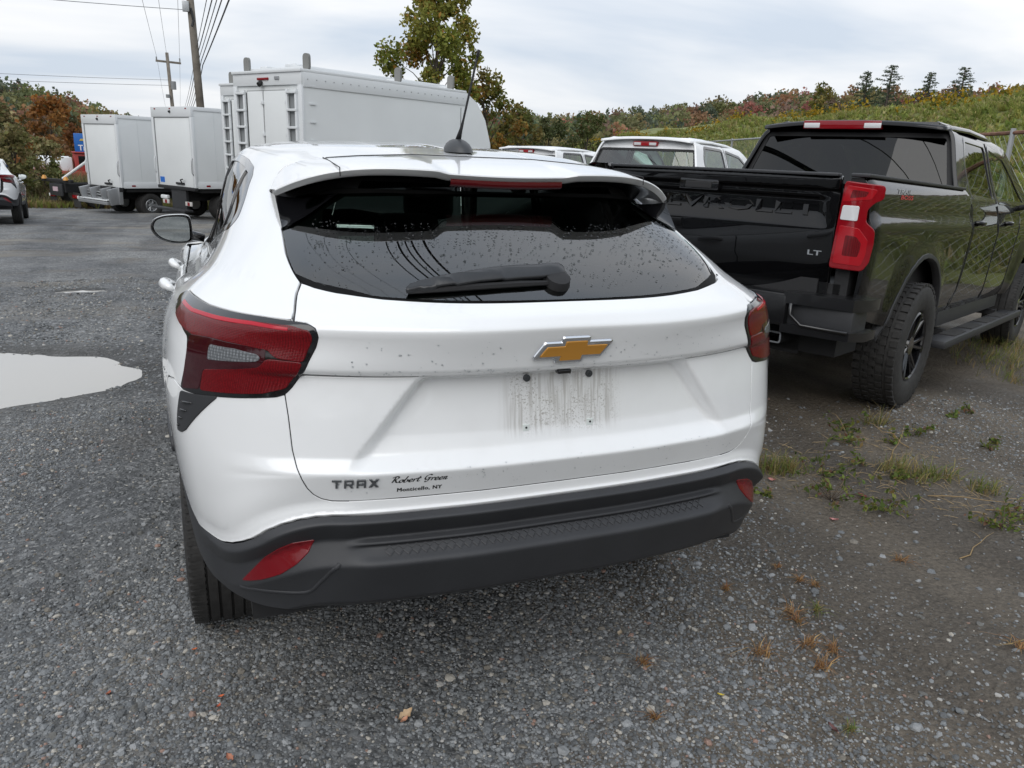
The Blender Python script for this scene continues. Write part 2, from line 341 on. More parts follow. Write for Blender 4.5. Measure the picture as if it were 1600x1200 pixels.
def cdt(poly, holes, hx, hy, edge, creases=()):
    """poly, holes in 2D; -> verts (n,2), tris"""
    loops = [densify(poly, edge)] + [densify(h, edge) for h in holes]
    P = []; E = []
    for l in loops:
        k = len(P); P += l; E += [(k + i, k + (i + 1) % len(l)) for i in range(len(l))]
    A = np.array(loops[0]); x0, y0 = A.min(0); x1, y1 = A.max(0)
    gx = np.arange(x0 + hx * .5, x1, hx); gy = np.arange(y0 + hy * .5, y1, hy)
    if len(creases):
        ex = [c + d for c in creases for d in (-.0105, -.007, -.0035, 0, .0035, .007, .0105) if y0 < c + d < y1]
        gy = np.array(sorted([g for g in gy if min(abs(g - c) for c in creases) > .0125] + ex)); gy = gy[np.concatenate([[True], np.diff(gy) > .0012])]
    g = np.stack(np.meshgrid(gx, gy), -1)
    if not len(creases): g[1::2, :, 0] += hx * .5
    g = g.reshape(-1, 2)
    g = g + RNG.uniform(-.02, .02, g.shape) * (hx, min(hy, .002) if len(creases) else hy)
    k = inside(g, loops[0])
    for h in loops[1:]: k &= ~inside(g, h)
    g = g[k]
    if len(g):
        k = np.ones(len(g), bool)
        for l in loops: k &= dist_poly(g, l) > (.0025 if len(creases) else .45 * min(hx, hy))
        g = g[k]
    P = [Vector(p) for p in P] + [Vector(p) for p in g]
    v, e, f, *_ = delaunay_2d_cdt(P, E, [], 1, 1e-6)
    V = np.array([tuple(p) for p in v]); F = np.array([t for t in f if len(t) == 3], int)
    cen = V[F].mean(1); k = inside(cen, loops[0])
    for h in loops[1:]: k &= ~inside(cen, h)
    F = F[k]
    a = V[F]; ar = (a[:, 1, 0] - a[:, 0, 0]) * (a[:, 2, 1] - a[:, 0, 1]) - (a[:, 1, 1] - a[:, 0, 1]) * (a[:, 2, 0] - a[:, 0, 0])
    F[ar < 0] = F[ar < 0][:, ::-1]
    return V, F
def skin(V3, N3, F, skirt=.01, bev=.0015):
    """closes a sheet's rim with a rolled edge and a skirt; -> verts, normals, faces"""
    cnt = {}
    for t in F:
        for i in range(3): cnt[(t[i], t[(i + 1) % 3])] = 1
    rim = [(a, b) for (a, b) in cnt if (b, a) not in cnt]
    if not rim or skirt <= 0: return V3, N3, [tuple(t) for t in F]
    out = {}
    for a, b in rim:
        t = V3[b] - V3[a]
        for q in (a, b):
            o = np.cross(t, N3[q]); L = np.linalg.norm(o)
            out[q] = out.get(q, 0) + (o / L if L > 1e-9 else 0)
    ids = {}; Vn = list(V3); Nn = list(N3)
    for q, o in out.items():
        o = o / max(np.linalg.norm(o), 1e-9); n = N3[q]
        r1 = V3[q] + o * bev * .9 - n * bev; r2 = V3[q] + o * bev - n * skirt
        ids[q] = (len(Vn), len(Vn) + 1); Vn += [r1, r2]; Nn += [(n + o * 1.4) / np.linalg.norm(n + o * 1.4), o]
    Fn = [tuple(t) for t in F]
    for a, b in rim:
        a1, a2 = ids[a]; b1, b2 = ids[b]
        Fn += [(b, a, a1, b1), (b1, a1, a2, b2)]
    return Vn, Nn, Fn
def panel(name, poly, m, parent, off=0.0, skirt=.012, h=.02, hu=None, edge=.01, holes=(), bev=.0015, gap=0.0, fn=None, dome=0, creases=(), warp=False, repl=None):
    """poly: (u, v) corners on the body surface"""
    p2 = [(v, u) for u, v in poly]; hs = [[(v, u) for u, v in q] for q in holes]
    if gap: p2 = inset(p2, gap); hs = [inset(q, -gap) for q in hs]
    if warp: p2 = [(v, float(warp_u(u, abs(v)))) for v, u in densify(p2, .02)]; edge = min(edge, .008)
    V, F = cdt(p2, hs, h, hu or h, edge, creases)
    if warp: V = V.copy(); V[:, 1] = unwarp_u(V[:, 1], np.abs(V[:, 0]))
    P, N = surf(np.stack([V[:, 1], V[:, 0]], 1))
    o_ = np.full(len(P), float(off))
    if fn is not None: o_ = o_ + fn(V[:, 1], V[:, 0], P)
    if dome:
        d = dist_poly(V, p2); t = np.clip(d / abs(dome[0]), 0, 1); o_ = o_ + dome[1] * np.sqrt(1 - (1 - t) ** 2)
    if repl is not None: P = P.copy(); P[:, 1:] = repl(V[:, 1], V[:, 0], P)
    P = P + N * o_[:, None]
    if dome or fn is not None or repl is not None:
        fnm = np.cross(P[F[:, 1]] - P[F[:, 0]], P[F[:, 2]] - P[F[:, 0]]); N = np.zeros_like(P)
        for k in range(3): np.add.at(N, F[:, k], fnm)
        N /= np.maximum(np.linalg.norm(N, axis=1, keepdims=True), 1e-12)
    V3, N3, F3 = skin(P, N, F, skirt, bev)
    return meshobj(name, V3, F3, m, parent, normals=N3)
def mir(poly): return [(u, -v) for u, v in poly][::-1]
def on_body(uv2, off):
    P, N = surf(np.array(uv2), off); return P
# ---------------------------------------------------------------- the white crossover
def lens_mat(name, col, scale=260, strength=.5, rough=.12):
    m = mat(name, col, rough, coat=.25, spec=.25)
    t = m.node_tree; b = t.nodes['Principled BSDF']; co = t.nodes.new('ShaderNodeTexCoord'); v = t.nodes.new('ShaderNodeTexVoronoi'); v.inputs['Scale'].default_value = scale; v.inputs['Randomness'].default_value = .15
    t.links.new(co.outputs['Object'], v.inputs['Vector'])
    bn = t.nodes.new('ShaderNodeBump'); bn.inputs['Strength'].default_value = strength; bn.inputs['Distance'].default_value = .002; t.links.new(v.outputs['Distance'], bn.inputs['Height']); t.links.new(bn.outputs[0], b.inputs['Normal'])
    r = t.nodes.new('ShaderNodeValToRGB'); t.links.new(v.outputs['Distance'], r.inputs[0]); r.color_ramp.elements[0].color = (*[c * 1.5 for c in col], 1); r.color_ramp.elements[1].color = (*[c * .55 for c in col], 1); r.color_ramp.elements[1].position = .6
    t.links.new(r.outputs[0], b.inputs['Base Color'])
    return m
M_RED = lens_mat('red_lamp_lens', (.15, .0018, .005), 300, .25, .08)
M_REDSM = mat('smooth_red_lens', (.22, .003, .008), .08, coat=.5, spec=.3)
M_REDEDGE = mat('bright_red_light_guide', (.40, .006, .02), .12, coat=.2, spec=.3)
M_REDEDGE2 = lens_mat('red_lens_facet', (.155, .002, .005), 260, .45, .12)
M_MAROON = mat('dark_maroon_lens', (.035, .003, .006), .08, coat=.5, spec=.3)
M_REFL = mat('red_reflector', (.15, .003, .007), .2, coat=.4, spec=.3)
M_CLEARL = lens_mat('clear_lamp_lens', (.17, .18, .19), 150, .8, .08)
def dirty_white():
    m = mat('dirty_white_paint', (.76, .768, .77), .3, coat=1.0, coatr=.02)
    t = m.node_tree; b = t.nodes['Principled BSDF']; L = t.links.new
    co = t.nodes.new('ShaderNodeTexCoord'); sp = t.nodes.new('ShaderNodeSeparateXYZ'); L(co.outputs['Object'], sp.inputs[0])
    def mm(op, a, b_=None, c=None):
        n = t.nodes.new('ShaderNodeMath'); n.operation = op; n.use_clamp = op == 'MULTIPLY'
        for i, x in enumerate((a, b_, c)):
            if x is None: continue
            if isinstance(x, (int, float)): n.inputs[i].default_value = x
            else: L(x, n.inputs[i])
        return n.outputs[0]
    def ss(v, a, b_):
        n = t.nodes.new('ShaderNodeMapRange'); n.interpolation_type = 'SMOOTHSTEP'; L(v, n.inputs[0]); n.inputs[1].default_value = a; n.inputs[2].default_value = b_; return n.outputs[0]
    mask = mm('MULTIPLY', mm('MULTIPLY', ss(sp.outputs[0], -.17, -.10), ss(sp.outputs[0], .20, .12)), mm('MULTIPLY', ss(sp.outputs[2], .850, .90), ss(sp.outputs[2], 1.05, 1.0)))
    mp = t.nodes.new('ShaderNodeMapping'); L(co.outputs['Object'], mp.inputs[0]); mp.inputs['Scale'].default_value = (120, 30, 6)
    n1 = t.nodes.new('ShaderNodeTexNoise'); L(mp.outputs[0], n1.inputs['Vector']); n1.inputs['Scale'].default_value = 1; n1.inputs['Detail'].default_value = 4
    n2 = t.nodes.new('ShaderNodeTexNoise'); L(co.outputs['Object'], n2.inputs['Vector']); n2.inputs['Scale'].default_value = 230; n2.inputs['Detail'].default_value = 3
    n3 = t.nodes.new('ShaderNodeTexNoise'); L(co.outputs['Object'], n3.inputs['Vector']); n3.inputs['Scale'].default_value = 12; n3.inputs['Detail'].default_value = 4
    st = mm('MULTIPLY', ss(n1.outputs['Fac'], .44, .66), .55); sp2 = mm('MULTIPLY', ss(n2.outputs['Fac'], .52, .66), mm('MULTIPLY', ss(n3.outputs['Fac'], .40, .6), .8))
    f = mm('MULTIPLY', mask, mm('ADD', .16, mm('MAXIMUM', st, sp2)))
    film = mm('MULTIPLY', ss(n3.outputs['Fac'], .45, .75), .06)
    mx = t.nodes.new('ShaderNodeMix'); mx.data_type = 'RGBA'; L(mm('MAXIMUM', f, film), mx.inputs[0]); mx.inputs[6].default_value = (.76, .768, .77, 1); mx.inputs[7].default_value = (.36, .345, .32, 1); L(mx.outputs[2], b.inputs['Base Color'])
    return m
M_DIRTY = dirty_white()

def wheel(parent, x, y, side, Rr=.345, w=.215, rim=.225, treads=4, rimmat=None, steer=0, knob=False):
    """tyre and rim on an axle along X; side +1 shows its outer face to +X"""
    h = w / 2; tr = h - .014; g = .009; prof = [(rim, -h + .025), (rim + .02, -h + .006), (Rr - .085, -h), (Rr - .03, -h + .004), (Rr - .010, -tr + .002), (Rr - .003, -tr + .012)]
    gr = [(-.5 + (k + 1) / (treads + 1)) * 2 * tr * .92 for k in range(treads)]
    for c in gr: prof += [(Rr, c - g * .5), (Rr - .009, c - g * .32), (Rr - .009, c + g * .32), (Rr, c + g * .5)]
    prof += [(Rr - .003, tr - .012), (Rr - .010, tr - .002), (Rr - .03, h - .004), (Rr - .085, h), (rim + .02, h - .006), (rim, h - .025)]
    mb = MB().lathe(prof, 72, 'X', (x, y, Rr - .004))
    for k in range(90 if not knob else 44):          # sipes and shoulder blocks
        a = k * 2 * math.pi / (90 if not knob else 44); ca, sa = math.cos(a), math.sin(a)
        for sgn in (-1, 1):
            x0, x1 = sgn * (tr - .040), sgn * (tr + .004); rr0, rr1 = Rr - .003, Rr - (.001 if not knob else -.008); dw = .0068 if not knob else .019
            V = [Vector((x + xx, y + ca * rr - sa * dd, Rr - .004 + sa * rr + ca * dd)) for rr in (rr0 - .006, rr1) for dd in (-dw, dw) for xx in (x0, x1)]
            mb.add(V, [(0, 1, 3, 2), (4, 6, 7, 5), (0, 4, 5, 1), (2, 3, 7, 6), (0, 2, 6, 4), (1, 5, 7, 3)])
        if knob:
            for xx0 in (-.07, -.025, .02):
                off = .5 * (2 * math.pi / 44) if xx0 == -.025 else 0; c2, s2 = math.cos(a + off), math.sin(a + off)
                V = [Vector((x + xx0 + xx, y + c2 * rr - s2 * dd, Rr - .004 + s2 * rr + c2 * dd)) for rr in (Rr - .008, Rr + .006) for dd in (-.017, .017) for xx in (0, .04)]
                mb.add(V, [(0, 1, 3, 2), (4, 6, 7, 5), (0, 4, 5, 1), (2, 3, 7, 6), (0, 2, 6, 4), (1, 5, 7, 3)])
    t = mb.build('tyre', M_RUB, parent, auto=40)
    s = side; rm = MB(); zc = Rr - .004
    rm.lathe([(rim - .002, s * (h - .02)), (rim - .012, s * (h - .012)), (rim - .022, s * (h - .02)), (rim - .03, s * (-h * .4))], 48, 'X', (x, y, zc))
    rm.lathe([(.0, s * (h - .035)), (.06, s * (h - .036)), (.075, s * (h - .06)), (.075, s * (h - .09))], 24, 'X', (x, y, zc))
    for k in range(6):
        for d in (-.13, .13):
            a = k * math.pi / 3 + d; p0 = Vector((x + s * (h - .055), y + .05 * math.cos(a), zc + .05 * math.sin(a))); a2 = a + d * .35
            p1 = Vector((x + s * (h - .028), y + (rim - .01) * math.cos(a2), zc + (rim - .01) * math.sin(a2)))
            rm.tube([p0, p1], [.018, .013], 6)
    rm.lathe([(.0, s * -h * .2), (rim - .04, s * -h * .2)], 32, 'X', (x, y, zc))
    rm.build('rim', rimmat or M_GLOSSB, t, auto=40)
    return t
def text_tris(s, size=1.0, bold=0.0, shear=0.0, spacing=1.0, res=3):
    c = bpy.data.curves.new('text', 'FONT'); c.body = s; c.size = size; c.offset = bold; c.shear = shear; c.space_character = spacing; c.resolution_u = res
    o = bpy.data.objects.new('text', c); me = o.to_mesh(); me.calc_loop_triangles()
    V = np.array([v.co[:] for v in me.vertices]).reshape(-1, 3); F = [tuple(t.vertices) for t in me.loop_triangles]
    o.to_mesh_clear(); bpy.data.objects.remove(o); bpy.data.curves.remove(c)
    return V[:, :2], F
def fit_box(V, x0, x1, y0, y1):
    a, b = V.min(0), V.max(0); return np.stack([x0 + (V[:, 0] - a[0]) / (b[0] - a[0]) * (x1 - x0), y0 + (V[:, 1] - a[1]) / (b[1] - a[1]) * (y1 - y0)], 1)
def slab(P, N, F, h):
    """flat triangles on a surface raised by h"""
    n = len(P); V = list(P + N * h) + list(P - N * .001); cnt = {}
    for t in F:
        for i in range(3): cnt[(t[i], t[(i + 1) % 3])] = 1
    G = list(F)
    for a, b in cnt:
        if (b, a) not in cnt: G.append((b, a, a + n, b + n))
    return V, G
def stroke2d(pts, w, taper=False):
    """ribbon of width w along 2D points, pen held at 40 degrees"""
    P = np.array(pts, float); n = len(P); T = np.gradient(P, axis=0); T /= np.linalg.norm(T, axis=1, keepdims=True); N = np.stack([-T[:, 1], T[:, 0]], 1)
    pen = np.array([math.cos(R(40)), math.sin(R(40))]); ww = w * (.35 + .65 * np.abs(N @ pen))
    V = np.concatenate([P + N * ww[:, None] * .5, P - N * ww[:, None] * .5]); F = []
    for i in range(n - 1): F += [(i, n + i, i + 1), (i + 1, n + i, n + i + 1)]
    return V, F

def build_crossover():
    T = empty('parked_crossover', (0, 0, 0), 0, 'white compact crossover in the foreground with black bumper, gold badge and wet rear window', 'car')
    rng = random.Random(3)
    # --- seams as (u, v) lines, left and right alike
    seam = [(1.224, .600), (1.153, .628)]
    lampin = [(1.151, .630), (1.150, .600), (1.143, .583), (1.125, .577), (1.103, .582), (1.072, .598), (1.036, .614), (1.006, .635), (.992, .649)]
    seamlow = [(.989, .651), (.939, .647), (.865, .643), (.827, .636), (.801, .627), (.777, .615), (.760, .601), (.748, .583), (.742, .560), (.741, .52)]
    lampout = [(.984, .668), (.976, .747), (.967, .829), (.957, .926), (.957, .982), (.999, .960), (1.052, .943), (1.080, .950), (1.099, 1.010), (1.110, 1.086), (1.124, 1.151), (1.142, 1.191), (1.154, 1.143), (1.153, 1.011), (1.150, .912), (1.151, .805), (1.152, .703)]
    gbot = [(1.222, .594), (1.215, .567), (1.207, .516), (1.200, .42), (1.199, .32), (1.199, .2), (1.199, .1)]
    lampall = [(u, v) for u, v in lampin] + lampout
    # --- tailgate
    up = [(u, v) for u, v in [(1.0345, .0), (1.0335, .3), (1.0335, .45), (1.036, .6135)]] + lampin[:-3][::-1][0:] + [(1.153, .628), (1.222, .6)] + gbot[1:]
    upl = up[1:]; upper = upl + [(1.199, 0)] + mir(upl) + [(1.0345, 0)]
    panel('tailgate', upper, M_WHITE, T, h=.016, hu=.012, creases=CREASES, edge=.008, gap=.0026, skirt=.020)
    lo = [(1.0325, .3), (1.0325, .45), (1.033, .6135), (1.006, .635), (.992, .649)] + seamlow
    lower = [(1.0325, 0)] + lo + [(.741, .3), (.741, 0)] + [(.741, -.3)] + mir(lo)
    gate = panel('tailgate_lower_panel', lower[::-1], M_DIRTY, T, h=.008, hu=.008, creases=CREASES, edge=.008, gap=.0026, skirt=.020)
    # --- white rear fascia below the tailgate
    trim = [(.711, 0), (.711, .3)] + [(float(unwarp_u(np.array(.711), np.array(v))), v) for v in (.42, .5, .56, .6, .64, .68, .72, .76, .80, .84, .88, .92, .97)] + [(.590, 1.02), (.612, 1.08), (.66, 1.16), (.70, 1.21)]
    fa = seamlow[::-1] + lampout[:5] + [(.966, 1.04), (.956, 1.11), (.90, 1.19), (.80, 1.24)] + trim[1:][::-1]
    fas = [(.741, 0), (.741, .3)] + fa + [(.711, 0)] + mir(fa) + [(.741, -.3)]
    panel('rear_fascia', fas, M_WHITE, T, h=.014, hu=.010, creases=CREASES, warp=True, edge=.008, gap=.0026, skirt=.020)
    # --- black bumper
    bl = [(u - .0005, v) for u, v in trim[1:]] + [(.80, 1.245), (.80, 1.285), (.72, 1.285), (.62, 1.27), (.50, 1.25), (.46, 1.2), (.442, 1.0), (.441, .8), (.441, .6), (.441, .3)]
    bump = [(.7105, 0)] + bl + [(.441, 0)] + mir(bl)
    panel('rear_bumper', bump[::-1], M_PLAS, T, h=.012, hu=.010, creases=CREASES, warp=True, edge=.008, gap=.0015, skirt=.05, bev=.003)
    for s in (1, -1):
        S = (lambda q: q if s > 0 else mir(q))
        rf = rounded([(.509, .812), (.553, .766), (.592, .726), (.622, .690), (.640, .655), (.647, .604), (.618, .620), (.590, .650), (.562, .690), (.537, .740), (.518, .785)], .004)
        panel('bumper_reflector', S(rf), M_REFL, T, off=.003, h=.012, edge=.006, skirt=.008, bev=.002)
        # pod round the reflector with a lip below it
        lip = [(.481, .83), (.488, .79), (.493, .765), (.498, .70), (.5015, .64), (.512, .615), (.537, .597), (.577, .568), (.583, .56), (.596, .55)]
        mb = MB(); P, N = surf(np.array([(u, v * s) for u, v in spline(lip, 5)]), -.004); mb.tube([Vector(p) for p in P], .007, 8)
        mb.build('bumper_lip', M_PLAS, T, smooth=True)
        # vent below the lamp
        ve = rounded([(.950, .985), (.953, .926), (.965, .830), (.943, .862), (.861, .975), (.846, 1.010), (.843, 1.040), (.870, 1.03)], .008)
        panel('fascia_vent', S(ve), M_PLAS, T, off=.003, h=.012, edge=.006, skirt=.008)
        mb = MB()
        for k in range(4):
            a = (.925 - k * .021, .985 + k * .012); b = (.933 - k * .024, .925 + k * .030)
            P, N = surf(np.array([(a[0] + (b[0] - a[0]) * t, s * (a[1] + (b[1] - a[1]) * t)) for t in np.linspace(0, 1, 6)]), .004); mb.tube([Vector(p) for p in P], [.001, .0035, .004, .0035, .003, .001], 6)
        mb.build('vent_fins', M_GLOSSB, T, smooth=True)
        # lamp
        hs = panel('tail_lamp', S(rounded(inset(lampall, .001), .012)), M_GLOSSB, T, off=.004, h=.016, edge=.007, skirt=.02, bev=.004)
        ring = [(1.142, 1.07), (1.1365, .967), (1.138, .851), (1.1425, .728), (1.1425, .632), (1.1365, .594), (1.121, .588), (1.069, .609), (1.074, .663), (1.081, .675), (1.090, .682), (1.097, .767), (1.097, .851), (1.090, .928), (1.101, 1.016), (1.114, 1.092)]
        panel('red_lens', S(rounded(ring, .008)), M_RED, hs, off=.0065, h=.012, edge=.006, skirt=.006, bev=.002)
        lg = [(1.1425, 1.068), (1.137, .967), (1.1385, .851), (1.1415, .728), (1.1395, .64), (1.1355, .64), (1.137, .728), (1.1335, .851), (1.132, .967), (1.1375, 1.07)]
        panel('light_guide', S(lg), M_REDEDGE, hs, off=.0075, h=.02, edge=.01, skirt=.003, bev=.001)
        lo2 = [(1.020, .868), (1.049, .705), (1.067, .688), (1.068, .673), (1.066, .611), (1.036, .625), (1.004, .647), (.990, .70), (.972, .885)]
        panel('red_lens', S(rounded(lo2, .008)), M_RED, hs, off=.0065, h=.012, edge=.006, skirt=.006, bev=.002)
        mr = [(1.088, .935), (1.094, .860), (1.094, .690), (1.060, .692), (1.047, .705), (1.022, .870), (.973, .892), (.962, .965), (.999, .955), (1.052, .938)]
        panel('maroon_lens', S(rounded(mr, .008)), M_MAROON, hs, off=.006, h=.014, edge=.006, skirt=.006, bev=.002)
        rv = [(1.080, .846), (1.083, .765), (1.077, .708), (1.069, .700), (1.062, .710), (1.047, .850)]
        panel('reverse_lamp', S(rounded(rv, .005)), M_CLEARL, hs, off=.0075, h=.012, edge=.006, skirt=.004, bev=.001)
        # body side: rear quarter, roof rail, windscreen pillar
        arch = [(.345 + .435 * math.sin(a), 1.62 + .435 * math.cos(a)) for a in [R(118 - k * 9) for k in range(11)]]
        q = [(1.224, .604), (1.252, .627), (1.322, .679), (1.433, .748), (1.50, .806), (1.593, .889), (1.69, .925), (1.755, .854), (1.803, .745), (1.859, .658), (1.93, .585), (1.985, .535), (1.985, 3.95), (1.74, 3.90), (1.66, 3.84), (1.42, 3.80), (1.215, 3.84), (1.16, 3.84), (1.16, 3.2), (1.16, 2.2), (1.12, 2.03), (.90, 1.98), (.80, 2.0), (.76, 1.98)]
        lo_o = lampout[4:] + [(1.152, .632), (1.153, .631)]
        q = q[:-1] + [(.70, 1.98)] + [p for p in arch[::-1]] + [(.73, 1.32), (.80, 1.245), (.90, 1.195), (.957, 1.113), (.967, 1.042)] + lo_o
        dlo = rounded([(1.372, 1.32), (1.41, 1.26), (1.441, 1.237), (1.544, 1.247), (1.631, 1.303), (1.660, 1.397), (1.672, 1.63), (1.674, 1.9), (1.674, 3.3), (1.60, 3.56), (1.42, 3.68), (1.25, 3.72), (1.225, 3.6), (1.221, 3.36), (1.30, 2.5), (1.363, 1.772)], .02)
        panel('quarter_panel', S(q), M_WHITE, T, h=.028, hu=.012, edge=.010, holes=[S(dlo)], gap=.0026, skirt=.020)
        # side windows
        w1 = [(1.405, 1.34), (1.45, 1.31), (1.54, 1.315), (1.61, 1.35), (1.632, 1.42), (1.640, 1.52), (1.385, 1.66)]
        w2 = [(1.381, 1.70), (1.645, 1.56), (1.652, 1.9), (1.650, 2.42), (1.318, 2.46)]
        w3 = [(1.312, 2.54), (1.648, 2.50), (1.645, 3.25), (1.58, 3.47), (1.42, 3.58), (1.25, 3.62), (1.24, 3.38)]
        fr = panel('window_trim', S(inset(dlo, .001)), M_GLOSSB, T, off=.001, h=.04, edge=.012, holes=[S(rounded(w, .015)) for w in (w1, w2, w3)], skirt=.012)
        for w in (w1, w2, w3): panel('side_window', S(rounded(inset(w, -.004), .015)), M_GLASSD if w is not w3 else M_GLASS, fr, off=-.004, h=.05, edge=.02, skirt=0)
        # doors, wing, sill
        rd = [(1.155, 2.205), (1.155, 2.92), (.58, 2.92), (.52, 2.2), (.62, 2.11), (.90, 1.99), (1.115, 2.04)]
        fd = [(1.155, 2.93), (1.155, 3.83), (.90, 3.86), (.55, 3.80), (.58, 2.93)]
        d1 = panel('rear_door', S(rd), M_WHITE, T, h=.06, edge=.02, gap=.002, skirt=.015); d2 = panel('front_door', S(fd), M_WHITE, T, h=.06, edge=.02, gap=.002, skirt=.015)
        for d, (hu_, hv) in ((d1, (1.10, 2.05)), (d2, (1.115, 3.05))):
            P, N = surf(np.array([(hu_, s * (hv + .20 * t)) for t in np.linspace(0, 1, 7)]), 0); k = [.004, .024, .032, .034, .032, .024, .004]
            MB().tube([Vector(p + n * kk) for p, n, kk in zip(P, N, k)], [.011, .017, .02, .02, .02, .017, .011], 10).build('door_handle', M_WHITE, d, smooth=True)
        wg = [(.90, 3.87), (1.15, 3.85), (1.10, 4.3), (1.08, 5.0), (1.02, 5.85), (.62, 5.85), (.62, 4.95), (.74, 4.75), (.70, 4.2), (.58, 3.95)]
        panel('front_wing', S(wg), M_WHITE, T, h=.08, edge=.03, gap=.002, skirt=.015)
        sill = [(.575, 2.92), (.515, 2.21), (.60, 2.08), (.70, 1.98)] + [(.345 + .43 * math.sin(a), 1.62 + .43 * math.cos(a)) for a in [R(32 + k * 9) for k in range(10)]] + [(.70, 1.30)] + [(.345 + .385 * math.sin(a), 1.62 + .385 * math.cos(a)) for a in [R(120 - k * 10) for k in range(11)]] + [(.45, 1.98), (.45, 3.9), (.55, 3.82)]
        sill = [(.575, 2.92), (.515, 2.21), (.60, 2.08), (.69, 2.0), (.735, 1.90), (.775, 1.70), (.78, 1.58), (.765, 1.44), (.735, 1.32), (.70, 1.29), (.705, 1.36), (.725, 1.5), (.735, 1.62), (.725, 1.74), (.69, 1.85), (.62, 1.93), (.45, 1.99), (.45, 3.9), (.55, 3.80)]
        panel('sill_cladding', S(sill), M_PLAS, T, off=.006, h=.06, edge=.02, skirt=.02)
        # winglet beside the rear window
        tip = np.array([.600, .488, 1.322]); top = np.array([.606, .572, 1.400]); inn = surf(np.array([(1.62, .52)]), .004)[0][0]; outb = surf(np.array([(1.60, .888)]), .002)[0][0]
        V = []; NN = 9
        for i in range(NN):
            t = i / (NN - 1); A = tip + (top - tip) * t; B = surf(np.array([(1.433 + .20 * t, .742 - (.742 - .50) * t ** .8)]), .003)[0][0]
            for j in range(NN):
                w = j / (NN - 1); V.append((A + (B - A) * w + np.array([0, .035, -.012]) * math.sin(w * math.pi) * t) * (s, 1, 1))
        F = [(i * NN + j, i * NN + j + 1, (i + 1) * NN + j + 1, (i + 1) * NN + j) for i in range(NN - 1) for j in range(NN - 1)]
        meshobj('spoiler_winglet', V, F, M_GLOSSB, T, smooth=True)
        V = []
        for i in range(NN):
            t = i / (NN - 1); A = tip + (top - tip) * t; B = surf(np.array([(1.433 + .20 * t, .748 + .16 * t)]), -.001)[0][0]
            for j in range(NN): V.append((A + (B - A) * (j / (NN - 1)) + np.array([.012, 0, 0]) * math.sin(j / (NN - 1) * math.pi) * t) * (s, 1, 1))
        meshobj('spoiler_end', V, F, M_WHITE, T, smooth=True)
        # inner wheel arch and wheels
        wheel(T, s * .797, .92, s); wheel(T, s * .797, 3.62, s)
    # --- roof
    rf = [(1.99, .53), (2.02, .36), (2.03, .18), (2.035, 0)]
    g1 = [(1.9855, v) for v in (.60, 1.0, 2.0, 3.0, 3.95)]
    half = [(1.9855, .545)] + g1[1:] + [(1.99, 5.84), (2.149, 5.84), (2.149, 0.0)]
    for s in (1, -1):
        q = [(2.035, 0), (2.03, .18), (2.02, .34), (1.995, .52)] + g1[1:] + [(1.75, 4.2), (1.735, 5.84), (2.149, 5.84), (2.149, 3), (2.149, 1), (2.149, .02)]
        panel('roof_panel', q if s > 0 else mir(q), M_WHITE, T, h=.07, hu=.03, edge=.02, gap=.0012, skirt=.010)
    # --- spoiler
    def lipcurve(x):
        q = abs(x) / .6148; y = .4032 + .049 * q ** 2 + .1246 * q ** 4; z = 1.4749 + .0601 * q ** 2 - .126 * q ** 4
        k = 1 - sstep(.165, .215, np.array(abs(x)))
        return np.array([x, y + .018 * k, z - .006 * k])
    def gapcurve(x):
        a = abs(x)
        tab = np.array([(0, .722, 1.5125), (.10, .722, 1.5125), (.196, .735, 1.5125), (.355, .718, 1.5035), (.44, .735, 1.495), (.51, .787, 1.484), (.555, .80, 1.462), (.585, .775, 1.433), (.606, .70, 1.405)])
        return np.array([x, np.interp(a, tab[:, 0], tab[:, 1]), np.interp(a, tab[:, 0], tab[:, 2])])
    xs = np.concatenate([np.linspace(-.606, -.45, 16), np.linspace(-.44, -.22, 14), np.linspace(-.21, -.16, 9), np.linspace(-.15, .15, 13), np.linspace(.16, .21, 9), np.linspace(.22, .44, 14), np.linspace(.45, .606, 16)])
    V = []; nj = 12
    for x in xs:
        A, B = gapcurve(x), lipcurve(x); e = sstep(.44, .60, np.array(abs(x)))
        for j in range(nj):
            w = j / (nj - 1); p = A + (B - A) * w; p[2] += .004 + (.006 * math.sin(w * math.pi)) * (1 - e) - .003 * w
            V.append(p)
        L = B.copy(); V.append(L + (0, -.0012, -.0025)); V.append(L + (0, .014, -.0165 + .003 * e)); V.append(L + (0, .018, -.019))
    m = nj + 3; F = [(i * m + j, i * m + j + 1, (i + 1) * m + j + 1, (i + 1) * m + j) for i in range(len(xs) - 1) for j in range(m - 1)]
    sp = MB().add(V, F).build('roof_spoiler', M_WHITE, T, auto=32)
    V = []
    for x in xs:
        B = lipcurve(x) + (0, .012, -.019); G = np.array([x * .93, .585 + .14 * (abs(x) / .6) ** 2, 1.432 - .035 * (abs(x) / .6) ** 2])
        for j in range(6): w = j / 5; V.append(B + (G - B) * w + (0, 0, .014 * math.sin(w * math.pi)))
    F = [(i * 6 + j, (i + 1) * 6 + j, (i + 1) * 6 + j + 1, i * 6 + j + 1) for i in range(len(xs) - 1) for j in range(5)]
    meshobj('spoiler_underside', V, F, M_GLOSSB, T, smooth=True)
    V = []
    for x in np.linspace(-.165, .165, 20):
        L = lipcurve(x); V += [L + (0, .004, -.013), L + (0, .003, -.028), L + (0, .016, -.034)]
    F = [(i * 3 + j, i * 3 + j + 1, (i + 1) * 3 + j + 1, (i + 1) * 3 + j) for i in range(19) for j in range(2)]
    meshobj('third_brake_light', V, F, mat('dark_red_brake_light', (.10, .003, .006), .1, coat=1), T, smooth=True)
    def seamline(name, uv, r=.0021, off=-.0035):
        P, N = surf(np.array(uv), off); MB().tube([Vector(p) for p in P], r, 6, cap=False).build(name, M_UNDER, T, smooth=True)
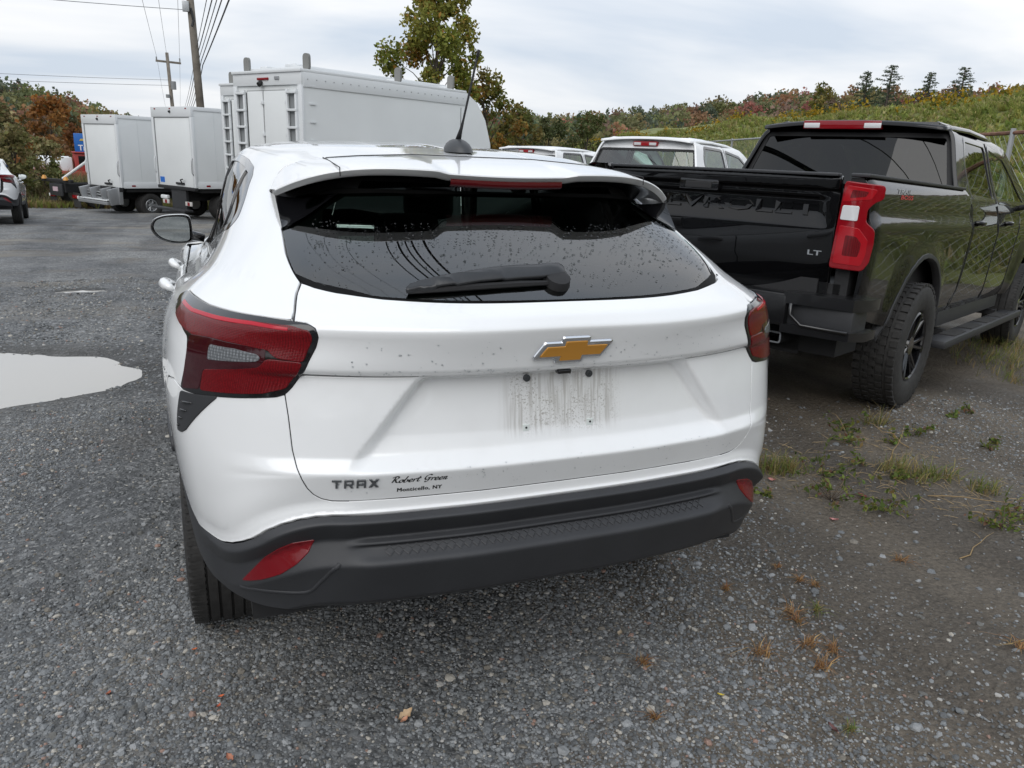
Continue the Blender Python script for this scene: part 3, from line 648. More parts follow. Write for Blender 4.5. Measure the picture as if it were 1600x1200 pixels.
    for s in (1, -1):
        f = lambda q: [(u, v * s) for u, v in q]
        seamline('panel_seam', f(spline(seam, 6))); seamline('panel_seam', f(spline(seamlow, 5))); seamline('panel_seam', f([(1.0335, .36), (1.0332, .45), (1.0338, .53), (1.0345, .61)]), .0017)
        seamline('panel_seam', f(spline([(.957, .986), (.967, 1.041), (.957, 1.112), (.90, 1.194), (.80, 1.244)], 5)), .0018, -.003); seamline('panel_seam', f([(u, v) for u, v in [(.741, .56), (.741, .4), (.741, .2), (.741, 0)]]), .0021)
        MB().tube([Vector(gapcurve(s * x)) + Vector((0, 0, .0045)) for x in np.linspace(0, .445, 24)], .0016, 5, cap=False).build('roof_seam', M_UNDER, T, smooth=True)
    # seams where the spoiler meets its side pieces
    for s in (1, -1):
        MB().tube([Vector(gapcurve(s * .452)) + Vector((0, 0, .006))] + [Vector(gapcurve(s * .452) * (1 - w) + lipcurve(s * .452) * w) + Vector((0, 0, .0085)) for w in (.3, .6, .9, 1.0)] + [Vector(lipcurve(s * .452)) + Vector((0, -.002, -.014))], .0014, 5).build('spoiler_joint', M_UNDER, sp)
    # --- rear window
    gl = [(1.200, .1), (1.200, .2), (1.200, .32), (1.201, .42), (1.208, .516), (1.216, .565), (1.224, .592), (1.252, .621), (1.322, .672), (1.433, .741), (1.52, .735), (1.62, .70), (1.66, .5), (1.66, .2)]
    gw = [(1.200, 0)] + gl + [(1.66, 0)] + mir(gl)
    su, sv = np.meshgrid(np.arange(1.195, 1.665, .01), np.arange(0, .75, .02), indexing='ij'); su = su.ravel(); sv = sv.ravel(); ok = inside(np.stack([sv, su], 1), [(v, u) for u, v in [(1.19, -.1)] + gl + [(1.67, -.1)]]); su, sv = su[ok], sv[ok]
    basis = lambda u, v: np.stack([(u - 1.4) ** a * v ** b for a in range(4) for b in (0, 2, 4, 6)], 1)
    P0, N0 = surf(np.stack([su, sv], 1)); coef = np.linalg.lstsq(basis(su, sv), P0[:, 1:], rcond=None)[0]
    def glassfn(u, v, P): q = basis(u, np.abs(v)) @ coef; return q
    win = panel('rear_window', gw, M_GLASS, T, off=-.002, h=.016, edge=.012, skirt=0, repl=glassfn)
    # blacked-out border round the glass
    fb = [(1.2005, 0)] + gl + [(1.66, 0)] + mir(gl)
    il = [(1.235, .1), (1.235, .3), (1.238, .42), (1.25, .49), (1.29, .54), (1.36, .57), (1.45, .585), (1.56, .56), (1.625, .48), (1.64, .2)]
    panel('window_border', fb, mat('black_glass_border', (.004, .004, .004), .6, spec=.1), win, off=-.006, h=.03, edge=.015, holes=[[(1.235, 0)] + il + [(1.64, 0)] + mir(il)], skirt=0)
    # --- wiper
    wp = [(1.2145, -.368), (1.226, -.357), (1.240, -.325), (1.256, -.28), (1.284, -.165), (1.293, -.09), (1.296, .02), (1.290, .0265), (1.274, .0265), (1.262, .012), (1.2555, -.04), (1.2525, -.1), (1.243, -.2), (1.226, -.30)]
    wpr = panel('rear_wiper', rounded(wp[::-1], .006), mat('satin_black_plastic', (.02, .021, .023), .35), T, off=.022, h=.016, edge=.008, skirt=.014, bev=.004, dome=(.018, .010))
    mb = MB(); P, N = surf(np.array([(1.2145, -.365), (1.228, -.28), (1.238, -.19), (1.244, -.10), (1.246, -.02)]), .006); mb.tube([Vector(p) for p in P], [.004, .007, .008, .008, .006], 6)
    mb.build('wiper_blade', M_UNDER, wpr)
    P, N = surf(np.array([(1.253, .0)]), .0); q = Vector(P[0]); n = Vector(N[0])
    MB().tube([q - n * .004, q + n * .018, q + n * .022], [.034, .03, .018], 20).build('wiper_hub', M_UNDER, wpr, auto=40)
    # --- badge: chrome bow-tie with a gold face
    def bow(u0, v0, L, H, k=1.0):
        sh = .020; a = .033; h1 = H * .30; h2 = H * .5
        pts = [(-L + sh * -.0, -h1), (-a - .004, -h1), (-a - .006, -h2), (a - .006, -h2), (a - .004, -h1), (L - sh * 1.0, -h1), (L + sh * .2, h1), (a + .006, h1), (a + .006, h2), (-a + .006, h2), (-a + .004, h1), (-L + sh * 1.2, h1)]
        return [(u0 + y * k, v0 + x * k) for x, y in pts]
    bt = bow(1.0925, -.001, .096, .060)
    bd = panel('badge', bt[::-1] if False else bt, M_CHROME, T, off=.010, h=.008, edge=.004, skirt=.012, bev=.004)
    bt2 = bow(1.0925, -.001, .082, .046)
    bt2 = inset([(v, u) for u, v in bt], .0065); bt2 = [(u, v) for v, u in bt2]
    panel('badge_face', bt2, M_GOLD, bd, off=.0125, h=.008, edge=.004, skirt=.003, bev=.001)
    # --- lettering
    V2, F2 = [], []
    def glyph(polys, x0, w):
        for P in polys:
            n = len(V2); V2.extend([(x0 + x * w, y) for x, y in P]); F2.append(tuple(range(n, n + len(P))))
    q = .2
    glyph([[(0, 1 - q), (1, 1 - q), (1, 1), (0, 1)], [(.38, 0), (.62, 0), (.62, 1 - q), (.38, 1 - q)]], 0, 1)
    glyph([[(0, 0), (.22, 0), (.22, 1), (0, 1)], [(.22, 1 - q), (.8, 1 - q), (1, .9), (.9, 1), (.22, 1)], [(.78, .5), (1, .5), (1, .9), (.78, .8)], [(.22, .34), (.9, .34), (1, .5), (.22, .5)], [(.5, .34), (.72, .34), (1, 0), (.74, 0)]], 1.3, 1)
    glyph([[(0, 0), (.22, 0), (.22, .8), (.1, 1), (0, .85)], [(.1, 1), (.22, .8), (.78, .8), (.9, 1)], [(.78, 0), (1, 0), (1, .85), (.9, 1), (.78, .8)], [(.22, .30), (.78, .30), (.78, .48), (.22, .48)]], 2.6, 1)
    glyph([[(0, 0), (.28, 0), (1, 1), (.72, 1)], [(.72, 0), (1, 0), (.28, 1), (0, 1)]], 3.9, 1.05)
    A = np.array(V2); A = fit_box(A, -.560, -.455, .7805, .8025)
    P, N = surf(np.stack([A[:, 1], A[:, 0]], 1), 0)
    mb = MB()
    for f in F2:
        n = len(f); top = [P[i] + N[i] * .004 for i in f]; bot = [P[i] - N[i] * .001 for i in f]
        mb.add(top + bot, [tuple(range(n))] + [(i, i + n, (i + 1) % n + n, (i + 1) % n) for i in range(n)])
    mb.build('lettering', mat('grey_chrome', (.33, .34, .35), .2, metal=1), gate)
    # dealer decal: brush script over small bold capitals
    st = {  # strokes on a unit body (x right, y up, x-height .5)
     'R': ([[(.22, 1.0), (.16, .6), (.06, .05)], [(-.05, .80), (.05, .95), (.3, 1.04), (.5, .92), (.46, .70), (.18, .52), (.3, .42), (.42, .12), (.56, .05), (.66, .14)]], .66),
     'o': ([[(.22, .47), (.06, .34), (.06, .10), (.2, .02), (.34, .16), (.34, .36), (.22, .47), (.32, .40), (.46, .44)]], .42),
     'b': ([[(.24, 1.0), (.12, .5), (.06, .10), (.18, .02), (.34, .14), (.36, .36), (.26, .42), (.40, .36), (.48, .42)]], .46),
     'e': ([[(.08, .22), (.28, .30), (.30, .44), (.18, .48), (.06, .30), (.08, .08), (.22, .02), (.42, .18)]], .40),
     'r': ([[(.04, .48), (.10, .36), (.05, .02)], [(.10, .34), (.22, .48), (.32, .42), (.30, .38)]], .34),
     't': ([[(.24, .86), (.10, .24), (.14, .03), (.32, .12)], [(.0, .56), (.36, .60)]], .36),
     'G': ([[(.62, .90), (.44, 1.03), (.18, .84), (.08, .46), (.2, .22), (.42, .30), (.52, .52)], [(.34, .50), (.62, .54)], [(.52, .52), (.46, .1), (.34, -.14), (.14, -.10)]], .68),
     'n': ([[(.04, .48), (.10, .36), (.05, .02)], [(.08, .28), (.24, .48), (.30, .40), (.25, .08), (.34, .02), (.46, .14)]], .44)}
    x = 0; A, Fd = [], []
    for ch in 'Robert Green':
        if ch == ' ': x += .30; continue
        for s_ in st[ch][0]:
            p = spline(s_, 5); V_, F_ = stroke2d([(x + a + b * .22, b) for a, b in p], .175); n = len(A); A += [tuple(t) for t in V_]; Fd += [tuple(i + n for i in f) for f in F_]
        x += st[ch][1]
    A = fit_box(np.array(A), -.427, -.2965, .7835, .8065); n = len(A)
    lift = [np.full(n, .0006)]
    for dx, dy, h_ in ((0, 0, .0006), (.0006, 0, .0007), (.0012, 0, .0008), (.0006, .0004, .0009)):
        B, FB = text_tris('Monticello, NY', 1, 0, 0, 1.1, 2); B = fit_box(B, -.4125, -.309, .7592, .7716) + (dx, dy); Fd += [tuple(i + len(A) for i in f) for f in FB]; A = np.concatenate([A, B]); lift.append(np.full(len(B), h_))
    P, N = surf(np.stack([A[:, 1] + (A[:, 0] + .36) * .0, A[:, 0]], 1), 0); P = P + N * np.concatenate(lift)[:, None]
    meshobj('dealer_decal', P, Fd, mat('black_vinyl', (.006, .006, .006), .4), gate)
    # --- number plate fixings
    for (u, v, top) in ((1.0075, -.085, 1), (1.0075, .085, 1), (.885, -.088, 0), (.885, .088, 0)):
        P, N = surf(np.array([(u, v)]), 0); p, n = Vector(P[0]), Vector(N[0])
        if top: MB().tube([p - n * .002, p + n * .006, p + n * .007], [.009, .009, .006], 12).tube([p + n * .007, p + n * .009], [.004, .003], 6).build('plate_screw', mat('dull_dark_steel', (.08, .085, .09), .5, metal=.6), gate, auto=40)
        else:
            f = MB().box(p + Vector((-.0085, -.003, -.0085)), p + Vector((.0085, .003, .0085)), .001).build('plate_clip', mat('pale_nylon', (.62, .66, .64), .5), gate)
            MB().tube([p + n * .0028, p + n * .0042], .0028, 8).build('clip_hole', M_UNDER, f)
    # camera bump under the lip
    P, N = surf(np.array([(1.029, .0)]), .002); p = Vector(P[0]); MB().box(p + Vector((-.018, -.012, -.006)), p + Vector((.018, .01, .006)), .004).build('rear_camera', M_GLOSSB, gate, smooth=True)
    # --- honeycomb in the bumper inset
    mb = MB(); n = 44
    for row in range(2):
        for k in range(-n, n):
            v0 = k * .0105; v1 = v0 + .0105
            if abs(v0) > .445: continue
            ph = (k + row) % 2; z0, z1 = (.6055 + row * .0105, .6135 + row * .0105)
            a, b = (z0, z1) if ph else (z1, z0)
            P, N = surf(np.array([(a, v0), (b, v1)]), .001); mb.tube([Vector(P[0]), Vector(P[1])], .0017, 4, cap=False)
    hc = mb.build('bumper_honeycomb', M_PLAS, T); hc['kind'] = 'stuff'
    # --- shell under the panels, open at the windows
    uu = np.concatenate([np.arange(.44, 1.2, .04), np.arange(1.2, 2.151, .05)]); vv = np.concatenate([np.arange(0, 1.35, .05), np.arange(1.35, 5.86, .09)])
    G = np.stack(np.meshgrid(uu, vv, indexing='ij'), -1)
    V, F = [], []
    for s in (1, -1):
        g = G.reshape(-1, 2).copy(); g[:, 1] = np.maximum(g[:, 1], 1e-4) * s; P, N = surf(g, -.024); n = len(V); V += list(P); m_ = len(vv)
        for i in range(len(uu) - 1):
            for j in range(len(vv) - 1):
                cu, cv = (uu[i] + uu[i + 1]) / 2, (vv[j] + vv[j + 1]) / 2
                if cu > 1.19 and cv < .76 and cu < 1.70: 
                    if inside([(cu, cv)], [(1.21, 0), (1.21, .5), (1.25, .58), (1.44, .68), (1.64, .62), (1.64, 0)])[0] or cv < .45: continue
                if 1.20 < cu < 1.68 and 1.22 < cv < 3.75: continue
                if cu > 1.19 and cv > 3.85 and cu < 1.73: continue
                if (cu - .345) ** 2 + (cv - 1.62) ** 2 < .395 ** 2 or (cu - .345) ** 2 + (cv - 4.32) ** 2 < .395 ** 2: continue
                f = (n + i * m_ + j, n + i * m_ + j + 1, n + (i + 1) * m_ + j + 1, n + (i + 1) * m_ + j)
                F.append(f if s > 0 else f[::-1])
    meshobj('inner_shell', V, F, M_UNDER, T, smooth=True)
    wsh = [(1.21, 4.0), (1.70, 4.0), (1.715, 4.6), (1.715, 5.849), (1.21, 5.849)]
    for s in (1, -1): panel('windscreen', wsh if s > 0 else mir(wsh), M_CLEARG, T, h=.12, edge=.05, skirt=0)
    bn = [(1.09, 4.05), (1.195, 4.05), (1.20, 4.7), (1.20, 5.849), (1.03, 5.849), (1.09, 5.0)]
    for s in (1, -1): panel('bonnet', bn if s > 0 else mir(bn), M_WHITE, T, h=.1, edge=.05, skirt=.01)
    MB().box((-.74, .22, .36), (.74, 4.3, .47)).build('underbody', M_UNDER, T)
    cab = MB().box((-.70, 1.25, .47), (.70, 3.4, .55)); cab.box((-.62, 1.28, .5), (.62, 1.45, 1.05), .05)
    cab.build('cabin_floor', M_CLOTH, T)
    def seat(name, x, y, w, zb, zt, hz):
        o = MB().box((x - w, y, zb), (x + w, y + .14, zt), .05).build(name, M_CLOTH, T, smooth=True)
        for hx in ([x] if w < .4 else [-.42, 0, .42]):
            MB().box((hx - .135, y + .0, hz - .085), (hx + .135, y + .11, hz + .085), .05).build('headrest', M_CLOTH, o, smooth=True)
            [MB().tube([(hx + d, y + .06, zt - .03), (hx + d, y + .06, hz - .06)], .007, 6).build('headrest_post', M_STEEL, o) for d in (-.05, .05)]
    seat('rear_seat', 0, 1.48, .62, .55, 1.08, 1.20)
    seat('front_seat', -.36, 2.42, .24, .55, 1.14, 1.27); seat('front_seat', .36, 2.42, .24, .55, 1.14, 1.27)
    MB().box((-.66, 3.0, .62), (.66, 3.45, 1.0), .06).build('dashboard', M_CLOTH, T, smooth=True)
    MB().box((-.56, .72, 1.05), (.56, 1.42, 1.07), .006).build('parcel_shelf', M_CLOTH, T)
    # --- aerial
    mb = MB(); V = []; F = []; nn = 24
    pr = [(0, 1.0), (.012, .97), (.026, .80), (.036, .55), (.041, .3)]
    for h_, k in pr:
        for a in range(nn):
            t = a * 2 * math.pi / nn; V.append((.044 * k * math.cos(t), .875 + .075 * k * math.sin(t) + h_ * .25, 1.5265 + h_ + .012 * (.075 * k * math.sin(t)) * 1.2 + .003))
    for i in range(len(pr) - 1):
        for a in range(nn): F.append((i * nn + a, i * nn + (a + 1) % nn, (i + 1) * nn + (a + 1) % nn, (i + 1) * nn + a))
    F.append(tuple(range((len(pr) - 1) * nn, len(pr) * nn)))
    ae = MB().add(V, F).build('aerial_base', mat('dark_grey_plastic', (.035, .037, .04), .45), T, smooth=True)
    MB().tube([(0, .88, 1.565), (.004, .862, 1.60), (.006, .845, 1.63), (.017, .752, 1.817)], [.010, .0055, .0036, .0036], 8).tube([(.0165, .756, 1.808), (.0175, .748, 1.825)], .0052, 8).build('aerial_whip', M_UNDER, ae, smooth=True)
    # --- door mirrors
    for s in (1, -1):
        cen = Vector((s * .915, 2.76, 1.098)); out = []
        shp = spline([(.101, .010), (.086, .046), (.045, .066), (-.005, .073), (-.055, .074), (-.084, .064), (-.093, .032), (-.094, -.030), (-.087, -.060), (-.05, -.071), (.01, -.068), (.06, -.050), (.09, -.022)], 4, True)
        V = []; F = []; n = len(shp)
        for d, k in ((.004, .93), (-.008, .97), (.0, 1.0), (.04, 1.0), (.09, .90), (.13, .66), (.145, .35)):
            V += [cen + Vector((s * a * k, d, b * k)) for a, b in shp]
        for i in range(6):
            for j in range(n):
                f = (i * n + j, i * n + (j + 1) % n, (i + 1) * n + (j + 1) % n, (i + 1) * n + j); F.append(f if s < 0 else f[::-1])
        F.append(tuple(range(6 * n, 7 * n)))
        w = MB().add(V, F); mo = meshobj('door_mirror', w.V, w.F, [M_GLOSSB, M_WHITE], T, smooth=True, mi=[0] * (2 * n) + [1 if (w.V[f[0]][2] > cen.z - .045 + .0) else 0 for f in w.F[2 * n:]])
        meshobj('mirror_glass', [cen + Vector((s * a * .86, .004 + .16 * a, b * .86)) for a, b in shp], [tuple(range(n)) if s > 0 else tuple(range(n))[::-1]], M_MIRROR, mo)
        MB().tube([cen + Vector((-s * .06, .06, -.03)), cen + Vector((-s * .15, .07, -.052))], [.028, .022], 10).build('mirror_arm', M_GLOSSB, mo, smooth=True)
    # --- rain on the glass and paint
    mb = MB()
    def drop(u, v, r, off):
        P, N = surf(np.array([(u, v)]), off); p, n = Vector(P[0]), Vector(N[0]); a = n.orthogonal().normalized(); b = n.cross(a); e = rng.uniform(.8, 1.5)
        ring = lambda k, h: [p + a * (r * k * math.cos(t * math.pi / 3)) + b * (r * k * e * math.sin(t * math.pi / 3)) + n * h for t in range(6)]
        mb.add(ring(1, 0) + ring(.7, r * .42) + [p + n * r * .6], [(i, (i + 1) % 6, 6 + (i + 1) % 6, 6 + i) for i in range(6)] + [(6 + i, 6 + (i + 1) % 6, 12) for i in range(6)])
    for k in range(1700):
        u = rng.uniform(1.22, 1.5); v = rng.uniform(-.62, .62)
        if abs(v) > .56 + (u - 1.22) * .5 or rng.random() > .25 + 2.6 * (u - 1.22): continue
        if u < 1.30 and -.38 < v < .03: continue
        drop(u, v, rng.choice((.0010, .0014, .0018, .0023, .0030)), .0005)
    d = mb.build('raindrops', glass_mat('water_on_glass', (.45, .47, .46), .0, 1.33), win, smooth=True); d['kind'] = 'stuff'
    mb = MB()
    for k in range(260): drop(rng.choice((rng.uniform(1.05, 1.12), rng.uniform(1.036, 1.05), rng.uniform(.76, .82))), rng.uniform(-.55, .55), rng.choice((.001, .0014, .002)), 0)
    for k in range(260): drop(rng.uniform(.9, 1.12), -rng.uniform(1.15, 1.9), rng.choice((.0014, .002, .003)), 0)
    d = mb.build('raindrops', glass_mat('water_on_paint', (.80, .82, .83), .0, 1.33), T, smooth=True); d['kind'] = 'stuff'
    return T
CROSS = build_crossover()
# ---------------------------------------------------------------- ground
def gz(x, y):
    """height of the lot: level round the crossover, falling away gently to the far left, and slightly to the right"""
    x = np.asarray(x, float); y = np.asarray(y, float)
    z = -.036 * np.where(y > 5, (y - 5) - 1.5 * (1 - np.exp(-(np.maximum(y - 5, 0)) / 1.5)), 0) * (1 - sstep(-2., 6., x - .12 * y)) * (1 - .55 * sstep(30, 80, y))
    z = z - .035 * np.maximum(0, (x - 2.9) * .9 + (y - 1.9) * .43) * sstep(2.4, 3.6, x) * (1 - sstep(9, 16, x)) 
    return z
PUD = (-2.82, 4.16, 1.52, .82)            # big puddle: centre x, y, half axes
PUDS = [PUD, (-1.98, 7.80, .26, .15)]
def pudd(x, y, p): 
    a = np.arctan2((y - p[1]) / p[3], (x - p[0]) / p[2]); r = np.hypot((x - p[0]) / p[2], (y - p[1]) / p[3])
    return r - 1 - .04 * np.sin(a * 2 + 2.2) - .03 * np.sin(a * 5 + p[0]) - .022 * np.sin(a * 11 + 2) - .012 * np.sin(a * 23)
_ph = RNG.uniform(0, 6.28, (24, 2)); _fr = RNG.normal(0, 1, (24, 2))
def fine(x, y):
    z = np.zeros_like(x)
    for k in range(24):
        f = _fr[k] * (2.2 if k < 8 else 7 if k < 16 else 18); z += (.010 if k < 8 else .0035 if k < 16 else .0014) * np.sin(f[0] * x + f[1] * y + _ph[k, 0])
    return z * .8
def ground_z(x, y):
    x = np.asarray(x, float); y = np.asarray(y, float)
    z = gz(x, y) + fine(x, y) * np.clip(1.2 - np.hypot(x, y) * .02, .2, 1)
    for p in PUDS:
        q = pudd(x, y, p); d = -.034 + .042 * sstep(-.14, .13, q); k = sstep(.75, .16, q); z = z * (1 - k) + k * (gz(x, y) + d + .38 * fine(x * 1.7, y * 1.7))
    return z
def fast_mesh(name, V, F, m, cols=None, parent=None, smooth=False):
    """V (n,3); F (k,3) or (k,4); cols (n,3) per-vertex colours"""
    V = np.asarray(V, np.float32); F = np.asarray(F, np.int32); k = F.shape[1]
    me = bpy.data.meshes.new(name); me.vertices.add(len(V)); me.vertices.foreach_set('co', V.ravel()); me.loops.add(F.size); me.loops.foreach_set('vertex_index', F.ravel())
    me.polygons.add(len(F)); me.polygons.foreach_set('loop_start', np.arange(0, F.size, k, dtype=np.int32))
    if smooth: me.polygons.foreach_set('use_smooth', np.ones(len(F), bool))
    if cols is not None:
        at = me.color_attributes.new('tone', 'FLOAT_COLOR', 'POINT'); at.data.foreach_set('color', np.concatenate([cols, np.ones((len(cols), 1))], 1).astype(np.float32).ravel())
    me.materials.append(m); me.update(calc_edges=True); me.validate()
    o = bpy.data.objects.new(name, me); COL.objects.link(o)
    if parent: o.parent = parent
    return o
def gravel_mat():
    m = bpy.data.materials.new('gravel_ground'); m.use_nodes = True; t = m.node_tree; b = t.nodes['Principled BSDF']; L = t.links.new
    co = t.nodes.new('ShaderNodeTexCoord')
    def N(s, d=5, r=.55, dist=0):
        n = t.nodes.new('ShaderNodeTexNoise'); n.inputs['Scale'].default_value = s; n.inputs['Detail'].default_value = d; n.inputs['Roughness'].default_value = r; n.inputs['Distortion'].default_value = dist; L(co.outputs['Object'], n.inputs['Vector']); return n.outputs['Fac']
    def ramp(f, *st):
        r = t.nodes.new('ShaderNodeValToRGB'); L(f, r.inputs[0]); e = r.color_ramp.elements
        while len(e) < len(st): e.new(.5)
        for q, (p, c) in zip(e, st): q.position = p; q.color = (*c, 1)
        return r.outputs[0]
    def mix(f, a, c, mode='MIX'):
        n = t.nodes.new('ShaderNodeMix'); n.data_type = 'RGBA'; n.blend_type = mode
        (L(f, n.inputs[0]) if not isinstance(f, (int, float)) else setattr(n.inputs[0], 'default_value', f)); L(a, n.inputs[6]); L(c, n.inputs[7]); return n.outputs[2]
    vo = t.nodes.new('ShaderNodeTexVoronoi'); vo.inputs['Scale'].default_value = 85; L(co.outputs['Object'], vo.inputs['Vector'])
    v2 = t.nodes.new('ShaderNodeTexVoronoi'); v2.inputs['Scale'].default_value = 34; L(co.outputs['Object'], v2.inputs['Vector'])
    sp = t.nodes.new('ShaderNodeSeparateColor'); L(vo.outputs['Color'], sp.inputs[0]); s2 = t.nodes.new('ShaderNodeSeparateColor'); L(v2.outputs['Color'], s2.inputs[0])
    grey = ramp(sp.outputs[0], (0, (0.061, 0.065, 0.067)), (.55, (0.120, 0.124, 0.128)), (.86, (0.195, 0.200, 0.203)), (1, (0.366, 0.366, 0.360)))
    grey2 = ramp(s2.outputs[0], (0, (0.073, 0.076, 0.078)), (.6, (0.128, 0.132, 0.137)), (1, (0.244, 0.250, 0.256)))
    stones = mix(ramp(N(9, 3), (.42, (0, 0, 0)), (.58, (1, 1, 1))), grey, grey2)
    soil = ramp(N(60, 6, .7), (.3, (.070, .059, .047)), (.55, (.132, .112, .089)), (.75, (.205, .178, .145)))
    # earth shows through in broad patches, most of all to the right of the crossover
    sx = t.nodes.new('ShaderNodeSeparateXYZ'); L(co.outputs['Object'], sx.inputs[0])
    rt_ = t.nodes.new('ShaderNodeMapRange'); rt_.interpolation_type = 'SMOOTHSTEP'; L(sx.outputs[0], rt_.inputs[0]); rt_.inputs[1].default_value = -.4; rt_.inputs[2].default_value = 1.1; rt_.inputs[3].default_value = -.10; rt_.inputs[4].default_value = .26
    ad = t.nodes.new('ShaderNodeMath'); ad.operation = 'ADD'; L(N(.9, 6, .6), ad.inputs[0]); L(rt_.outputs[0], ad.inputs[1])
    base = mix(ramp(ad.outputs[0], (.46, (0, 0, 0)), (.66, (1, 1, 1))), stones, soil)
    dust = ramp(N(.35, 5, .6, .6), (.40, (.72, .72, .72)), (.62, (1.22, 1.2, 1.16)))
    base = mix(1.0, base, dust, 'MULTIPLY')
    # tan silt lines where water has stood
    tan = ramp(N(3.0, 4), (.3, (.16, .145, .12)), (.7, (.22, .20, .17)))
    mp = t.nodes.new('ShaderNodeMapping'); L(co.outputs['Object'], mp.inputs[0]); mp.inputs['Scale'].default_value = (.25, 1.1, 1)
    n = t.nodes.new('ShaderNodeTexNoise'); n.inputs['Scale'].default_value = 1; n.inputs['Detail'].default_value = 6; L(mp.outputs[0], n.inputs['Vector'])
    yy = t.nodes.new('ShaderNodeMapRange'); yy.interpolation_type = 'SMOOTHSTEP'; L(sx.outputs[1], yy.inputs[0]); yy.inputs[1].default_value = 5; yy.inputs[2].default_value = 7.5
    f = t.nodes.new('ShaderNodeMath'); f.operation = 'MULTIPLY'; L(ramp(n.outputs['Fac'], (.53, (0, 0, 0)), (.64, (.75, .75, .75))), f.inputs[0]); L(yy.outputs[0], f.inputs[1])
    base = mix(f.outputs[0], base, tan)
    wa = t.nodes.new('ShaderNodeAttribute'); wa.attribute_name = 'wet'; dk = t.nodes.new('ShaderNodeRGB'); dk.outputs[0].default_value = (.045, .043, .040, 1)
    wf = t.nodes.new('ShaderNodeMath'); wf.operation = 'MULTIPLY'; L(wa.outputs['Fac'], wf.inputs[0]); wf.inputs[1].default_value = .6
    base = mix(wf.outputs[0], base, dk.outputs[0])
    # damp, packed bands left by wheels
    wv = t.nodes.new('ShaderNodeMapping'); L(co.outputs['Object'], wv.inputs[0]); wv.inputs['Scale'].default_value = (1.5, .16, 1); wv.inputs['Rotation'].default_value = (0, 0, R(-24))
    wn_ = t.nodes.new('ShaderNodeTexNoise'); wn_.inputs['Scale'].default_value = 1; wn_.inputs['Detail'].default_value = 3; L(wv.outputs[0], wn_.inputs['Vector'])
    base = mix(1.0, base, ramp(wn_.outputs['Fac'], (.40, (.74, .74, .75)), (.58, (1.10, 1.09, 1.07))), 'MULTIPLY')
    L(base, b.inputs['Base Color'])
    wet = ramp(N(1.6, 4), (.35, (.55, .55, .55)), (.65, (.9, .9, .9))); L(wet, b.inputs['Roughness']); b.inputs['Specular IOR Level'].default_value = .35
    h = t.nodes.new('ShaderNodeMath'); h.operation = 'MULTIPLY_ADD'; L(vo.outputs['Distance'], h.inputs[0]); h.inputs[1].default_value = -.5; L(v2.outputs['Distance'], h.inputs[2])
    h2 = t.nodes.new('ShaderNodeMath'); h2.operation = 'MULTIPLY_ADD'; L(N(45, 6, .7), h2.inputs[0]); h2.inputs[1].default_value = 1.0; L(h.outputs[0], h2.inputs[2])
    bn = t.nodes.new('ShaderNodeBump'); bn.inputs['Strength'].default_value = .8; bn.inputs['Distance'].default_value = .012; L(h2.outputs[0], bn.inputs['Height']); L(bn.outputs[0], b.inputs['Normal'])
    return m
def axis(lo, hi, near0, near1, h0, hmax):
    a = [near0]; 
    while a[-1] < near1: a.append(a[-1] + h0)
    h = h0
    while a[-1] < hi: h = min(h * 1.12, hmax); a.append(a[-1] + h)
    b = [near0]; h = h0
    while b[-1] > lo: h = min(h * 1.12, hmax); b.append(b[-1] - h)
    return np.array(b[1:][::-1] + a)
gx = axis(-420, 420, -4.2, 5.5, .05, 14); gy = axis(-140, 700, -1.4, 9, .055, 16)
GX, GY = np.meshgrid(gx, gy); V = np.stack([GX, GY, ground_z(GX, GY)], -1).reshape(-1, 3); n = len(gx)
ii, jj = np.meshgrid(np.arange(len(gy) - 1), np.arange(n - 1), indexing='ij'); a = (ii * n + jj).ravel()
g = fast_mesh('ground', V, np.stack([a, a + 1, a + n + 1, a + n], 1), gravel_mat(), smooth=True); g['kind'] = 'structure'
wet_ = np.zeros(len(V))
for p in PUDS: wet_ = np.maximum(wet_, sstep(.55 if p is PUD else .9, .02, pudd(V[:, 0], V[:, 1], p)))
at = g.data.attributes.new('wet', 'FLOAT', 'POINT'); at.data.foreach_set('value', wet_.astype(np.float32))
# puddles: sheets of muddy water lying in the hollows
mw = mat('muddy_water', (.36, .345, .315), .03, spec=.9)
for p in PUDS:
    pts = []
    for k in range(96):
        a = k * 2 * math.pi / 96; r = 1.0
        for _ in range(30):
            x, y = p[0] + p[2] * r * math.cos(a), p[1] + p[3] * r * math.sin(a); r -= .5 * float(pudd(np.array(x), np.array(y), p))
        pts.append((p[0] + p[2] * (r + .10) * math.cos(a), p[1] + p[3] * (r + .10) * math.sin(a)))
    lv = float(gz(p[0], p[1])) - (.013 if p is PUD else .013)
    o = meshobj('puddle', [(x, y, lv) for x, y in pts], [tuple(range(96))], mw); o['kind'] = 'structure'
